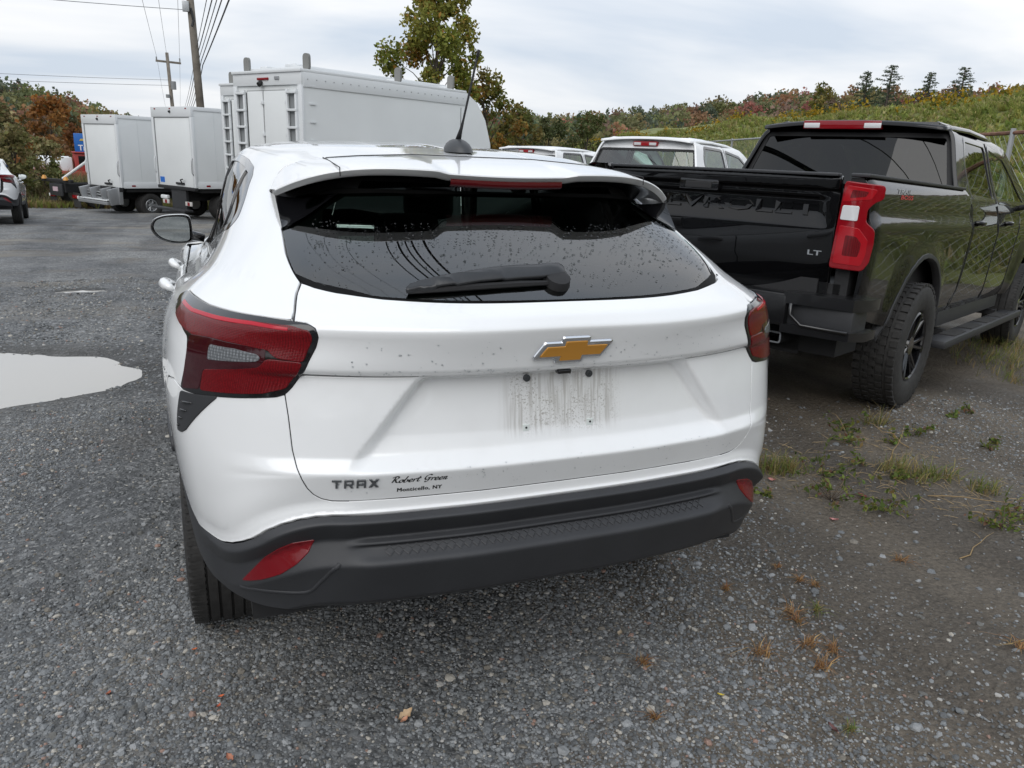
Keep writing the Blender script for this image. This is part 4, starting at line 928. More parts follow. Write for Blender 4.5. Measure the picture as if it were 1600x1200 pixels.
# ---- loose stones: an icosphere scattered over a patch of ground by geometry nodes
def stone_mat():
    m = bpy.data.materials.new('loose_stone'); m.use_nodes = True; t = m.node_tree; b = t.nodes['Principled BSDF']; b.inputs['Roughness'].default_value = .8; b.inputs['Specular IOR Level'].default_value = .3
    oi = t.nodes.new('ShaderNodeObjectInfo'); r = t.nodes.new('ShaderNodeValToRGB'); t.links.new(oi.outputs['Random'], r.inputs[0]); e = r.color_ramp.elements; r.color_ramp.interpolation = 'CONSTANT'
    st = [(0, (0.096, 0.100, 0.102)), (.22, (0.134, 0.141, 0.146)), (.45, (0.179, 0.186, 0.189)), (.64, (0.115, 0.113, 0.105)), (.76, (0.237, 0.243, 0.246)), (.88, (0.166, 0.151, 0.128)), (.94, (0.347, 0.325, 0.285)), (.975, (0.243, 0.160, 0.128)), (.988, (.33, .32, .30))]
    while len(e) < len(st): e.new(.5)
    for q, (p, c) in zip(e, st): q.position = p; q.color = (*c, 1)
    co = t.nodes.new('ShaderNodeTexCoord'); n = t.nodes.new('ShaderNodeTexNoise'); n.inputs['Scale'].default_value = 2.5; t.links.new(co.outputs['Object'], n.inputs['Vector'])
    mx = t.nodes.new('ShaderNodeMix'); mx.data_type = 'RGBA'; mx.blend_type = 'MULTIPLY'; mx.inputs[0].default_value = .6; t.links.new(r.outputs[0], mx.inputs[6]); t.links.new(n.outputs['Fac'], mx.inputs[7])
    mu = t.nodes.new('ShaderNodeVectorMath'); mu.operation = 'SCALE'; mu.inputs['Scale'].default_value = 1.5; t.links.new(mx.outputs[2], mu.inputs[0]); t.links.new(mu.outputs[0], b.inputs['Base Color'])
    return m
M_STONE = stone_mat()
def scatter(name, poly, res, density, smin, smax, seed, dens_fn=None):
    """a ground patch whose faces carry the chance of a stone"""
    P = np.array(poly); x0, y0 = P.min(0); x1, y1 = P.max(0); xs = np.arange(x0, x1, res); ys = np.arange(y0, y1, res); X, Y = np.meshgrid(xs, ys); n = len(xs)
    V = np.stack([X, Y, ground_z(X, Y) + .0005], -1).reshape(-1, 3); ii, jj = np.meshgrid(np.arange(len(ys) - 1), np.arange(n - 1), indexing='ij'); a = (ii * n + jj).ravel()
    F = np.stack([a, a + 1, a + n + 1, a + n], 1); c = V[F].mean(1); k = inside(c[:, :2], poly)
    for p in PUDS: k &= pudd(c[:, 0], c[:, 1], p) > .02
    F = F[k]; o = fast_mesh(name, V, F, M_STONE); me = o.data
    d = np.ones(len(V)) if dens_fn is None else dens_fn(V[:, 0], V[:, 1])
    at = me.attributes.new('chance', 'FLOAT', 'POINT'); at.data.foreach_set('value', (d * density).astype(np.float32))
    ng = bpy.data.node_groups.new(name, 'GeometryNodeTree'); ng.interface.new_socket('Geometry', in_out='INPUT', socket_type='NodeSocketGeometry'); ng.interface.new_socket('Geometry', in_out='OUTPUT', socket_type='NodeSocketGeometry')
    N = ng.nodes.new; L = ng.links.new; gi = N('NodeGroupInput'); go = N('NodeGroupOutput')
    dp = N('GeometryNodeDistributePointsOnFaces'); dp.inputs['Seed'].default_value = seed; na = N('GeometryNodeInputNamedAttribute'); na.data_type = 'FLOAT'; na.inputs['Name'].default_value = 'chance'
    L(gi.outputs[0], dp.inputs['Mesh']); L(na.outputs['Attribute'], dp.inputs['Density'])
    ico = N('GeometryNodeMeshIcoSphere'); ico.inputs['Radius'].default_value = 1; ico.inputs['Subdivisions'].default_value = 1
    sm = N('GeometryNodeSetMaterial'); sm.inputs['Material'].default_value = M_STONE; L(ico.outputs[0], sm.inputs[0])
    ip = N('GeometryNodeInstanceOnPoints'); L(dp.outputs['Points'], ip.inputs['Points']); L(sm.outputs[0], ip.inputs['Instance'])
    rs = N('FunctionNodeRandomValue'); rs.data_type = 'FLOAT'; rs.inputs[2].default_value = 0; rs.inputs[3].default_value = 1
    pw = N('ShaderNodeMath'); pw.operation = 'POWER'; L(rs.outputs[1], pw.inputs[0]); pw.inputs[1].default_value = 2.6
    mr = N('ShaderNodeMath'); mr.operation = 'MULTIPLY_ADD'; L(pw.outputs[0], mr.inputs[0]); mr.inputs[1].default_value = smax - smin; mr.inputs[2].default_value = smin
    rv = N('FunctionNodeRandomValue'); rv.data_type = 'FLOAT_VECTOR'; rv.inputs[0].default_value = (.65, .65, .35); rv.inputs[1].default_value = (1.25, 1.25, .8); rv.inputs['Seed'].default_value = 5
    vs = N('ShaderNodeVectorMath'); vs.operation = 'SCALE'; L(rv.outputs[0], vs.inputs[0]); L(mr.outputs[0], vs.inputs['Scale']); L(vs.outputs[0], ip.inputs['Scale'])
    rr = N('FunctionNodeRandomValue'); rr.data_type = 'FLOAT_VECTOR'; rr.inputs[0].default_value = (-.5, -.5, 0); rr.inputs[1].default_value = (.5, .5, 6.28); rr.inputs['Seed'].default_value = 9; L(rr.outputs[0], ip.inputs['Rotation'])
    L(ip.outputs[0], go.inputs[0]); md = o.modifiers.new('scatter', 'NODES'); md.node_group = ng; o['kind'] = 'stuff'
    return o
def patchy(x, y):
    b = np.clip(.74 + .9 * np.sin(1.3 * x + .7 * y + 1) * np.sin(.9 * y - .5 * x + 2) + .5 * np.sin(3.1 * x - 2.3 * y), .10, 1.25)
    return b * (1 - .84 * sstep(0., 1.3, x) * sstep(-1.2, -.3, y + .0)) * sstep(5.2, 3.4, x + .2 * np.sin(3 * y)) * sstep(2.4, 1.7, y - 3 * (x < 0))
near = [(-3.4, -1.6), (1.6, -1.6), (4.2, -.6), (5.2, 1.0), (4.8, 2.4), (2.0, 2.4), (.5, 1.2), (-.8, 1.2), (-1.0, 3.4), (-3.6, 3.4), (-3.6, 1.0)]
scatter('gravel', near, .09, 17000, .0028, .0082, 1, patchy)
scatter('gravel', near, .09, 1500, .006, .0150, 2, patchy)
scatter('gravel', [(-5, 3.4), (-.9, 3.4), (-.9, 9), (-4.5, 9)], .2, 1100, .005, .016, 3)
scatter('larger_stones', [(-3.2, -.9), (1.0, -1.0), (4.4, .4), (5.0, 1.6), (3.4, 2.4), (-3.4, 3.4)], .15, 22, .011, .022, 4)
# ---------------------------------------------------------------- pickups
def patch(name, poly, fn, m, parent, h=.06, edge=.03, holes=(), skirt=.012, bev=.003, off=0.0, hy=None, flip=False, gap=0, creases=()):
    """sheet over 2D (a, b): fn maps (n,2) -> (n,3); its normal is d/da x d/db (flipped on request)"""
    if gap: poly = inset(poly, gap)
    V, F = cdt(poly, holes, h, hy or h, edge, creases); e = 1e-3
    P = fn(V); A = fn(V + (e, 0)) - fn(V - (e, 0)); B = fn(V + (0, e)) - fn(V - (0, e)); N = np.cross(A, B); N /= np.maximum(np.linalg.norm(N, axis=1, keepdims=True), 1e-12)
    if flip: N = -N; F = F[:, ::-1]
    P = P + N * off; V3, N3, F3 = skin(P, N, F, skirt, bev)
    return meshobj(name, V3, F3, m, parent, normals=N3)
def prof(t):
    a = np.array(t, float); return lambda q: np.interp(q, a[:, 0], a[:, 1])
def smoothprof(t, s=.012):
    a = np.array(t, float); z = np.linspace(a[0, 0], a[-1, 0], 600); y = np.interp(z, a[:, 0], a[:, 1]); w = max(1, int(s / (z[1] - z[0]))); k = np.exp(-.5 * (np.arange(-3 * w, 3 * w + 1) / w) ** 2); k /= k.sum()
    y = np.convolve(np.pad(y, 3 * w, mode='edge'), k, 'valid'); return lambda q: np.interp(q, z, y)
SIDEX = smoothprof([(.45, .905), (.55, .925), (.62, .955), (.80, .968), (1.0, .975), (1.17, .985), (1.20, .982), (1.24, .955), (1.34, .945), (1.41, .930), (1.445, .905), (1.47, .87)], .015)
GREEN = smoothprof([(.40, .90), (.55, .925), (.62, .955), (.80, .968), (1.0, .975), (1.17, .982), (1.20, .978), (1.24, .955), (1.34, .940), (1.40, .918), (1.43, .895), (1.60, .835), (1.80, .772), (1.87, .742), (1.93, .66), (1.97, .55)], .02)
AC = (1.255, .40); ACF = (4.98, .40)
def bedfn(s):
    def f(q):
        y, z = q[:, 0], q[:, 1]; x = SIDEX(z); r = np.hypot(y - AC[0], z - AC[1])
        x = x + .034 * sstep(.78, .60, r) * sstep(1.16, .95, z)
        k = np.clip((.30 - y) / .18, 0, 1); x = x - .075 * k ** 2.2
        return np.stack([s * x, y, z], 1)
    return f
def cabfn(s):
    def f(q):
        y, z = q[:, 0], q[:, 1]; x = GREEN(z); x = x - .05 * sstep(3.9, 5.3, y) * sstep(1.35, 1.8, z); r = np.hypot(y - ACF[0], z - ACF[1]); x = x + .034 * sstep(.78, .60, r) * sstep(1.16, .95, z)
        k = np.clip((y - 5.3) / .6, 0, 1); x = x - .16 * k ** 2
        return np.stack([s * x, y, z], 1)
    return f
def arc(c, r, a0, a1, n=12): return [(c[0] + r * math.cos(R(a0 + (a1 - a0) * k / n)), c[1] + r * math.sin(R(a0 + (a1 - a0) * k / n))) for k in range(n + 1)]
def build_pickup(paint, label, group, loc, rz, pitch=0, detail=True, glass=None, lampbright=False, cat='pickup truck'):
    T = empty('parked_pickup', loc, rz, label, cat, group); T.rotation_euler[0] = pitch
    glass = glass or M_GLASSD
    trimm = mat('satin_black_bumper', (.008, .008, .009), .28, coat=.4) if detail else M_CHROME
    tail = smoothprof([(.76, .17), (.80, .165), (.97, .140), (1.02, .138), (1.165, .132), (1.25, .152), (1.325, .152), (1.345, .128), (1.372, .128), (1.385, .098), (1.435, .085), (1.450, .095), (1.458, .14)], .006)
    def tailfn(q):
        x, z = q[:, 0], q[:, 1]; y = tail(z); y0 = np.interp(z, [.76, .80, .97, 1.17, 1.345, 1.372, 1.385, 1.435, 1.45, 1.458], [.17, .165, .14, .13, .128, .128, .098, .085, .095, .14])
        k = sstep(.735, .665, np.abs(x) + .30 * np.clip(z - 1.26, -.1, .1)); y = y0 + (y - y0) * k
        return np.stack([x, y + .03 * (np.abs(x) / .78) ** 2.5, z], 1)
    tg = patch('tailgate', [(-.768, .77), (.768, .77), (.768, 1.457), (-.768, 1.457)], tailfn, paint, T, h=.04, hy=.016, edge=.012, skirt=.05, creases=(1.02, 1.17, 1.25, 1.325, 1.345, 1.372, 1.385, 1.435, 1.45))
    if detail:
        V, F = text_tris('CHEVROLET', 1, .012, 0, 1.0, 2); V = fit_box(V, -.675, .66, 1.232, 1.304)
        e = 1e-3; P = tailfn(V); N = np.tile([0., -1., 0.], (len(P), 1)); G, Fn = slab(P, N, F, .011); meshobj('stamped_lettering', G, Fn, paint, tg)
        V, F = text_tris('LT', 1, .02); V = fit_box(V, .640, .718, 1.012, 1.040); P = tailfn(V); G, Fn = slab(P, np.tile([0., -1., 0.], (len(P), 1)), F, .006); meshobj('trim_badge', G, Fn, M_CHROME, tg)
    MB().box((-.215, .095, 1.335), (.055, .14, 1.418), .010).build('tailgate_handle', M_GLOSSB, tg, auto=40)
    MB().box((-.17, .088, 1.345), (.01, .10, 1.385), .006).build('handle_recess', M_UNDER, tg)
    MB().box((-.76, .10, 1.452), (.76, .17, 1.470), .008).build('tailgate_cap', M_PLAS, tg, auto=40)
    for s in (1, -1):
        # bed side with its arch
        b = [(.125, .80), (.125, 1.44), (.16, 1.466), (2.37, 1.466), (2.39, 1.40), (2.41, 1.0), (2.37, .72), (2.28, .55), (1.93, .55)] + arc(AC, .60, 14, 166, 14)[0:] + [(.62, .60), (.30, .68)]
        b = [(.20, .72), (.20, 1.45), (.22, 1.466), (2.37, 1.466), (2.39, 1.40), (2.41, 1.0), (2.37, .72), (2.28, .54), (1.88, .54)] + arc(AC, .61, 22, 158, 14) + [(.66, .60), (.34, .66)]
        patch('bed_side', b, bedfn(s), paint, T, h=.06, edge=.02, skirt=.03, flip=s < 0)
        patch('arch_liner', arc(AC, .625, 10, 170, 16) + arc(AC, .60, 170, 10, 16), bedfn(s), M_PLAS, T, h=.05, edge=.03, off=.004, skirt=.05, flip=s < 0)
        MB().box((s * .80, .18, 1.455), (s * .905, 2.34, 1.475), .008).build('bed_rail', M_PLAS, T, auto=40)
        # tail lamp
        lamp = [(.785, .960), (.945, .955), (.968, 1.0), (.975, 1.10), (.970, 1.175), (.925, 1.215), (.922, 1.285), (.950, 1.325), (.985, 1.345), (.985, 1.41), (.800, 1.425)]
        def lampfn(q, s=s):
            x, z = q[:, 0], q[:, 1]; return np.stack([s * x * 1.0, .128 + .010 + .05 * np.clip((x - .80) / .17, 0, 2) ** 2.2, z], 1)
        lp = patch('tail_lamp', rounded(lamp, .015), lampfn, M_REDSM if not lampbright else mat('bright_red_lens', (.34, .008, .014), .12, coat=.3, spec=.3), T, h=.03, edge=.012, off=.012, skirt=.05, bev=.006, flip=s < 0)
        if detail:
            patch('reverse_lens', rounded([(.803, 1.225), (.885, 1.222), (.885, 1.298), (.807, 1.298)], .008), lampfn, mat('white_lamp_lens', (.62, .62, .63), .12, coat=.8), lp, h=.03, edge=.012, off=.016, skirt=.006, flip=s < 0)
            for q in ([(.80, 1.32), (.935, 1.34), (.955, 1.39), (.815, 1.405)], [(.80, .985), (.935, .98), (.948, 1.04), (.948, 1.12), (.90, 1.18), (.805, 1.19)]):
                c = np.mean(q, 0); q2 = [tuple(c + (np.array(p) - c) * .55) for p in q]
                patch('lamp_cell', rounded(q, .012), lampfn, mat('vivid_red_lens', (.33, .006, .012), .12, coat=.25, spec=.3), lp, h=.03, edge=.012, off=.0145, skirt=.004, holes=[rounded(q2, .008)], flip=s < 0)  # cell rim in a stronger red base colour, no emission
                patch('lamp_core', rounded(q2, .008), lampfn, M_RED, lp, h=.03, edge=.012, off=.0145, skirt=.004, flip=s < 0)
        # cab side
        cab = [(2.43, 1.40), (2.17, 1.42), (2.35, 1.90), (2.42, 1.965), (2.9, 1.985), (3.5, 1.965), (4.1, 1.90), (4.5, 1.76), (4.95, 1.52), (5.25, 1.36), (5.30, 1.20), (4.2, .50), (2.30, .50), (2.40, .72), (2.445, 1.0)]
        cab = [(2.43, 1.40), (2.17, 1.42), (2.35, 1.90), (2.42, 1.955), (2.9, 1.968), (3.5, 1.955), (4.1, 1.88), (4.5, 1.72), (4.95, 1.46), (5.12, 1.34), (4.25, 1.30), (4.20, .54), (2.32, .54), (2.40, .72), (2.445, 1.0)]
        wr = rounded([(2.56, 1.42), (2.52, 1.66), (2.60, 1.835), (3.26, 1.835), (3.34, 1.40)], .04); wf = rounded([(3.46, 1.40), (3.40, 1.83), (3.95, 1.78), (4.35, 1.62), (4.66, 1.40)], .04)
        patch('cab_side', cab, cabfn(s), paint, T, h=.08, edge=.025, holes=[wr, wf], skirt=.03, flip=s < 0)
        for w in (wr, wf):
            patch('window_frame', inset(w, -.022), cabfn(s), M_GLOSSB, T, h=.05, edge=.025, holes=[inset(w, .012)], off=.002, skirt=.02, flip=s < 0)
            patch('side_window', inset(w, .004), cabfn(s), glass if w is wr else (M_GLASS if glass is M_GLASSD else glass), T, h=.08, edge=.03, off=-.006, skirt=0, flip=s < 0)
        for ln in ([(2.47, 1.36), (2.47, 1.0), (2.41, .72), (2.34, .60), (3.38, .58)], [(3.39, 1.36), (3.385, 1.0), (3.38, .58)], [(4.35, 1.32), (4.24, 1.0), (4.22, .58)], [(3.37, 1.38), (3.34, 1.86)]):
            P = cabfn(s)(np.array(spline(ln, 8))); MB().tube([Vector(p) for p in P], .0042, 5).build('door_seam', M_UNDER, T)
        for y0 in (2.56, 3.66):
            P = cabfn(s)(np.array([(y0 + k * .04, 1.222) for k in range(6)])); MB().tube([Vector(p) + Vector((s * d, 0, 0)) for p, d in zip(P, (.0, .028, .036, .036, .028, .0))], [.014, .018, .02, .02, .018, .014], 8).build('door_handle', paint if detail else M_CHROME, T, smooth=True)
        MB().box((s * .90, 2.15, .44), (s * .93, 4.25, .56), .01).build('rocker', M_PLAS, T, auto=40)
        wg = [(4.20, .56), (4.25, 1.30), (5.12, 1.33), (5.9, 1.22), (5.9, .70), (5.70, .56)] + arc(ACF, .58, 16, 164, 12)
        patch('front_wing', wg, cabfn(s), paint, T, h=.1, edge=.04, skirt=.03, flip=s < 0)
        # running board
        rb = MB().box((s * .93, 1.86, .325), (s * 1.085, 4.75, .385), .02).build('running_board', M_PLAS, T, auto=40)
        for y0 in (2.2, 2.75, 3.3, 3.85): MB().box((s * .95, y0, .384), (s * 1.06, y0 + .36, .392), .003).build('step_pad', M_RUB, rb)
        for y0 in (2.3, 4.2): MB().box((s * .72, y0, .36), (s * .95, y0 + .08, .41)).build('board_bracket', M_UNDER, rb)
        wheel(T, s * .905, AC[0], s, Rr=.415, w=.275, rim=.235, treads=3, rimmat=M_GLOSSB if detail else M_STEEL, knob=detail)
        wheel(T, s * .905, ACF[0], s, Rr=.415, w=.275, rim=.235, treads=3, rimmat=M_GLOSSB if detail else M_STEEL)
        # mirrors
        mo = MB().box((s * .98, 4.32, 1.33), (s * 1.22, 4.44, 1.53), .03).build('door_mirror', paint if detail else M_GLOSSB, T, auto=50); MB().box((s * 1.0, 4.314, 1.35), (s * 1.2, 4.321, 1.51)).build('mirror_glass', M_MIRROR, mo); MB().tube([(s * .92, 4.40, 1.36), (s * 1.0, 4.39, 1.38)], .025, 8).build('mirror_arm', M_UNDER, mo)
    # rear bumper
    bp = MB().box((-.62, .01, .60), (.62, .16, .79), .02).build('rear_bumper', trimm, T, auto=40)
    for s in (1, -1):
        q = [(s * .60, .012), (s * .98, .05), (s * 1.035, .16), (s * 1.03, .34), (s * .93, .34), (s * .60, .2)]
        MB().prism(q if s > 0 else q[::-1], lambda p: Vector((p[0], p[1], .735)), lambda p: Vector((p[0], p[1], .80))).prism(q if s > 0 else q[::-1], lambda p: Vector((p[0], p[1], .565)), lambda p: Vector((p[0], p[1], .615))).build('bumper_corner', trimm, T, auto=30)
        MB().box((s * .60, .06, .60), (s * .985, .30, .75), .01).build('corner_step', M_PLAS, T, auto=40)
        fr_ = [(s * .63, .60), (s * 1.0, .60), (s * 1.0, .74), (s * .63, .74)]; MB().tube([Vector((s * .645, .020, .738)), Vector((s * .645, .020, .672)), Vector((s * .715, .026, .618)), Vector((s * .97, .045, .615))], .012, 6).build('bumper_rim', trimm, T, smooth=True)
        for nm, q in (('corner_panel', [(.775, .80), (.985, .80), (.985, .962), (.775, .966)]), ('corner_cap', [(.772, 1.42), (.98, 1.405), (.95, 1.45), (.90, 1.468), (.772, 1.468)])): patch(nm, q, lampfn, paint, T, h=.04, edge=.02, off=.006, skirt=.06, flip=s < 0)
        if detail:
            o = [(s * .445, .475), (s * .575, .475), (s * .575, .545), (s * .445, .545)]; o = rounded(o, .02); i = inset(o, .010)
            n = len(o); V = [(x, .12, z) for x, z in o] + [(x, .12, z) for x, z in i] + [(x, .42, z) for x, z in o] + [(x, .42, z) for x, z in i]
            F = [(k, (k + 1) % n, (k + 1) % n + n, k + n) for k in range(n)] + [(k, k + 2 * n, (k + 1) % n + 2 * n, (k + 1) % n) for k in range(n)] + [(k + n, (k + 1) % n + n, (k + 1) % n + 3 * n, k + 3 * n) for k in range(n)]
            MB().add(V, F).build('exhaust_tip', M_CHROME, T, auto=40)
    MB().box((-.72, .17, .78), (.72, .22, .88)).build('number_plate_panel', M_UNDER, T)
    # bed inside, chassis
    bd = MB().box((-.84, .20, .80), (.84, 2.36, .86)).box((-.84, 2.30, .80), (.84, 2.36, 1.44)).box((-.88, .2, .8), (-.80, 2.36, 1.45)).box((.80, .2, .8), (.88, 2.36, 1.45)).build('bed_liner', M_UNDER, T); bd['kind'] = 'stuff'
    ch = MB().box((-.84, .3, .42), (.84, .66, .80)).box((-.62, .3, .40), (.62, 5.6, .80)).box((-.88, 1.92, .46), (.88, 4.2, .80)).box((-.86, 5.6, .45), (.86, 5.85, 1.0)).box((-.80, .6, .98), (.80, 2.0, 1.04)).build('chassis', M_UNDER, T); ch['kind'] = 'stuff'
    cf = MB().box((-.84, 2.5, .6), (.84, 4.9, .75)).box((-.72, 2.62, .75), (.72, 2.85, 1.40), .05).box((-.70, 3.6, .75), (-.15, 3.85, 1.42), .05).box((.15, 3.6, .75), (.70, 3.85, 1.42), .05).box((-.80, 4.6, .8), (.80, 5.0, 1.30), .05).build('cab_interior', M_CLOTH, T); cf['kind'] = 'stuff'
    # back of the cab
    def backfn(q): x, z = q[:, 0], q[:, 1]; return np.stack([x, 2.13 + .40 * (z - 1.38) + .06 * (np.abs(x) / .8) ** 3, z], 1)
    edge = lambda z: float(GREEN(z)) - .012
    outl = [(-edge(z), z) for z in (1.36, 1.5, 1.6, 1.7, 1.8, 1.86)] + [(-.70, 1.915), (-.60, 1.945), (.60, 1.945), (.70, 1.915)] + [(edge(z), z) for z in (1.86, 1.8, 1.7, 1.6, 1.5, 1.36)]
    zt_ = 1.845 if detail else 1.775; rw = rounded([(-.835, 1.40), (.835, 1.40), (.715 if detail else .74, zt_), (-.715 if detail else -.74, zt_)], .04)
    patch('cab_back', outl, backfn, paint, T, h=.08, edge=.03, holes=[rw], skirt=.02)
    rwo = patch('rear_window', inset(rw, -.004), backfn, glass_mat('deep_tint_glass', (.015, .016, .016)) if detail else glass, T, h=.15, edge=.05, off=-.004, skirt=0)
    patch('window_seal', inset(rw, -.014), backfn, M_UNDER, rwo, h=.06, edge=.04, holes=[inset(rw, .016)], off=.003, skirt=.008)
    # roof with a lip over the window
    def rooffn(q): x, y = q[:, 0], q[:, 1]; return np.stack([x, y, np.interp(y, [2.2, 2.5, 3.0, 3.6, 4.2, 4.45], [1.945, 1.967, 1.985, 1.98, 1.935, 1.885]) - .035 * (np.abs(x) / .66) ** 2.5], 1)
    patch('roof', [(-.70, 2.245), (.70, 2.245), (.69, 3.0), (.67, 4.3), (-.67, 4.3), (-.69, 3.0)], rooffn, paint, T, h=.12, edge=.05, skirt=.035, bev=.012)
    x0_, x1_, y_, z_ = (-.37, .25, 2.232, 1.877) if detail else (-.19, .19, 2.275, 1.822)
    hb = MB().box((x0_, y_, z_), (x1_, y_ + .07, z_ + .067), .012).build('high_brake_light', M_REDSM if not lampbright else MAT['bright_red_lens'], T, auto=40)
    for x in ((-.36, .12) if detail else (-.175, .065)): MB().box((x, y_ - .006, z_ + .008), (x + (.13 if detail else .11), y_ + .008, z_ + .048), .008).build('cargo_lamp', mat('white_lamp_lens', (.62, .62, .63), .12, coat=.8), hb, auto=40)
    def wsfn(q): x, w = q[:, 0], q[:, 1]; return np.stack([x * (.66 + .18 * w), 4.40 + .80 * w - .12 * np.abs(x) ** 2, 1.90 - .54 * w], 1)
    patch('windscreen', [(-1, 0), (1, 0), (1, 1), (-1, 1)], wsfn, M_CLEARG, T, h=.25, edge=.12, skirt=0, flip=True)
    def hdfn(q): x, y = q[:, 0], q[:, 1]; return np.stack([x, y, 1.36 - .06 * sstep(5.2, 5.9, y) - .05 * (np.abs(x) / .9) ** 3], 1)
    patch('bonnet', [(-.88, 5.0), (.88, 5.0), (.80, 5.9), (-.80, 5.9)], hdfn, paint, T, h=.2, edge=.08, skirt=.05)
    if detail:
        for txt, c, x0, x1, z0, z1, mm in (('TRAIL', 0, .62, .90, 1.385, 1.412, mat('grey_decal', (.25, .25, .25), .4)), ('BOSS', 0, .66, .92, 1.352, 1.378, mat('red_decal', (.45, .02, .02), .4))):
            V, F = text_tris(txt, 1, .02, .3); V = fit_box(V, x0, x1, z0, z1); P = bedfn(1)(V) + (.0015, 0, 0); meshobj('side_decal', P, F, mm, T)
    return T
TH = 1.11996
build_pickup(M_BLACKP, 'shiny black pickup truck parked right beside the white crossover, stamped letters across its tailgate', 'parked pickup trucks', (2.01569, 2.40211, .045), -TH, -.035)
M_WHITE2 = mat('fleet_white_paint', (.78, .79, .80), .35, coat=.5)
def fwd(yaw, d): return (d * math.sin(yaw), d * math.cos(yaw))
def slope(x, y, head):
    return math.atan2(float(gz(x + 4 * math.sin(head), y + 4 * math.cos(head)) - gz(x, y)), 4)
def pickup_at(cab_xy, head, label, dz=0):
    """placed by the middle of its cab's back"""
    dx, dy = fwd(head, 2.2); x, y = cab_xy[0] - dx, cab_xy[1] - dy
    build_pickup(M_WHITE2, label, 'parked pickup trucks', (x, y, float(gz(x, y)) + dz), -head, slope(x, y, head), False, M_GLASS, True)
pickup_at((5.12, 8.3), R(58), 'white pickup cab showing above the black truck tailgate, red light over its rear window', .10)
def copy_tree(o, parent=None, skip=()):
    c = o.copy(); COL.objects.link(c); c.parent = parent
    for ch in o.children:
        if not ch.name.startswith(skip): copy_tree(ch, c, skip)
    return c
cc = copy_tree(CROSS, None, ('aerial', 'raindrops', 'dealer_decal', 'lettering', 'plate_', 'tailgate_lower'))
hd = R(-7); px_, py_ = -4.60, 19.70; cc.location = (px_ - .86 * math.cos(hd), py_ + .86 * math.sin(hd), gz(px_, py_)); cc.rotation_euler = (slope(px_, py_, hd), 0, -hd)
tagp(cc, 'white car cut off by the left edge, its red tail lamp and rear wheel showing', 'car', 'white crossovers'); CROSS['group'] = 'white crossovers'
c3 = copy_tree(CROSS, None, ('aerial', 'raindrops', 'dealer_decal', 'lettering', 'plate_', 'tailgate_lower')); h3 = R(14); c3.location = (.98, 6.6, .05); c3.rotation_euler = (0, 0, -h3)
tagp(c3, 'white crossover parked ahead, glimpsed through the rear window of the nearest one', 'car', 'white crossovers')
panel('tailgate_lower_panel', [(1.03, .6), (1.03, -.6), (.745, -.56), (.745, .56)][::-1], M_WHITE, c3, h=.05, edge=.02)
panel('tailgate_lower_panel', [(1.03, .6), (1.03, -.6), (.745, -.56), (.745, .56)][::-1], M_WHITE, cc, h=.05, edge=.02)
pickup_at((5.75, 14.1), R(60), 'white crew cab roof and dark side windows seen just above the crossover roof', .13)
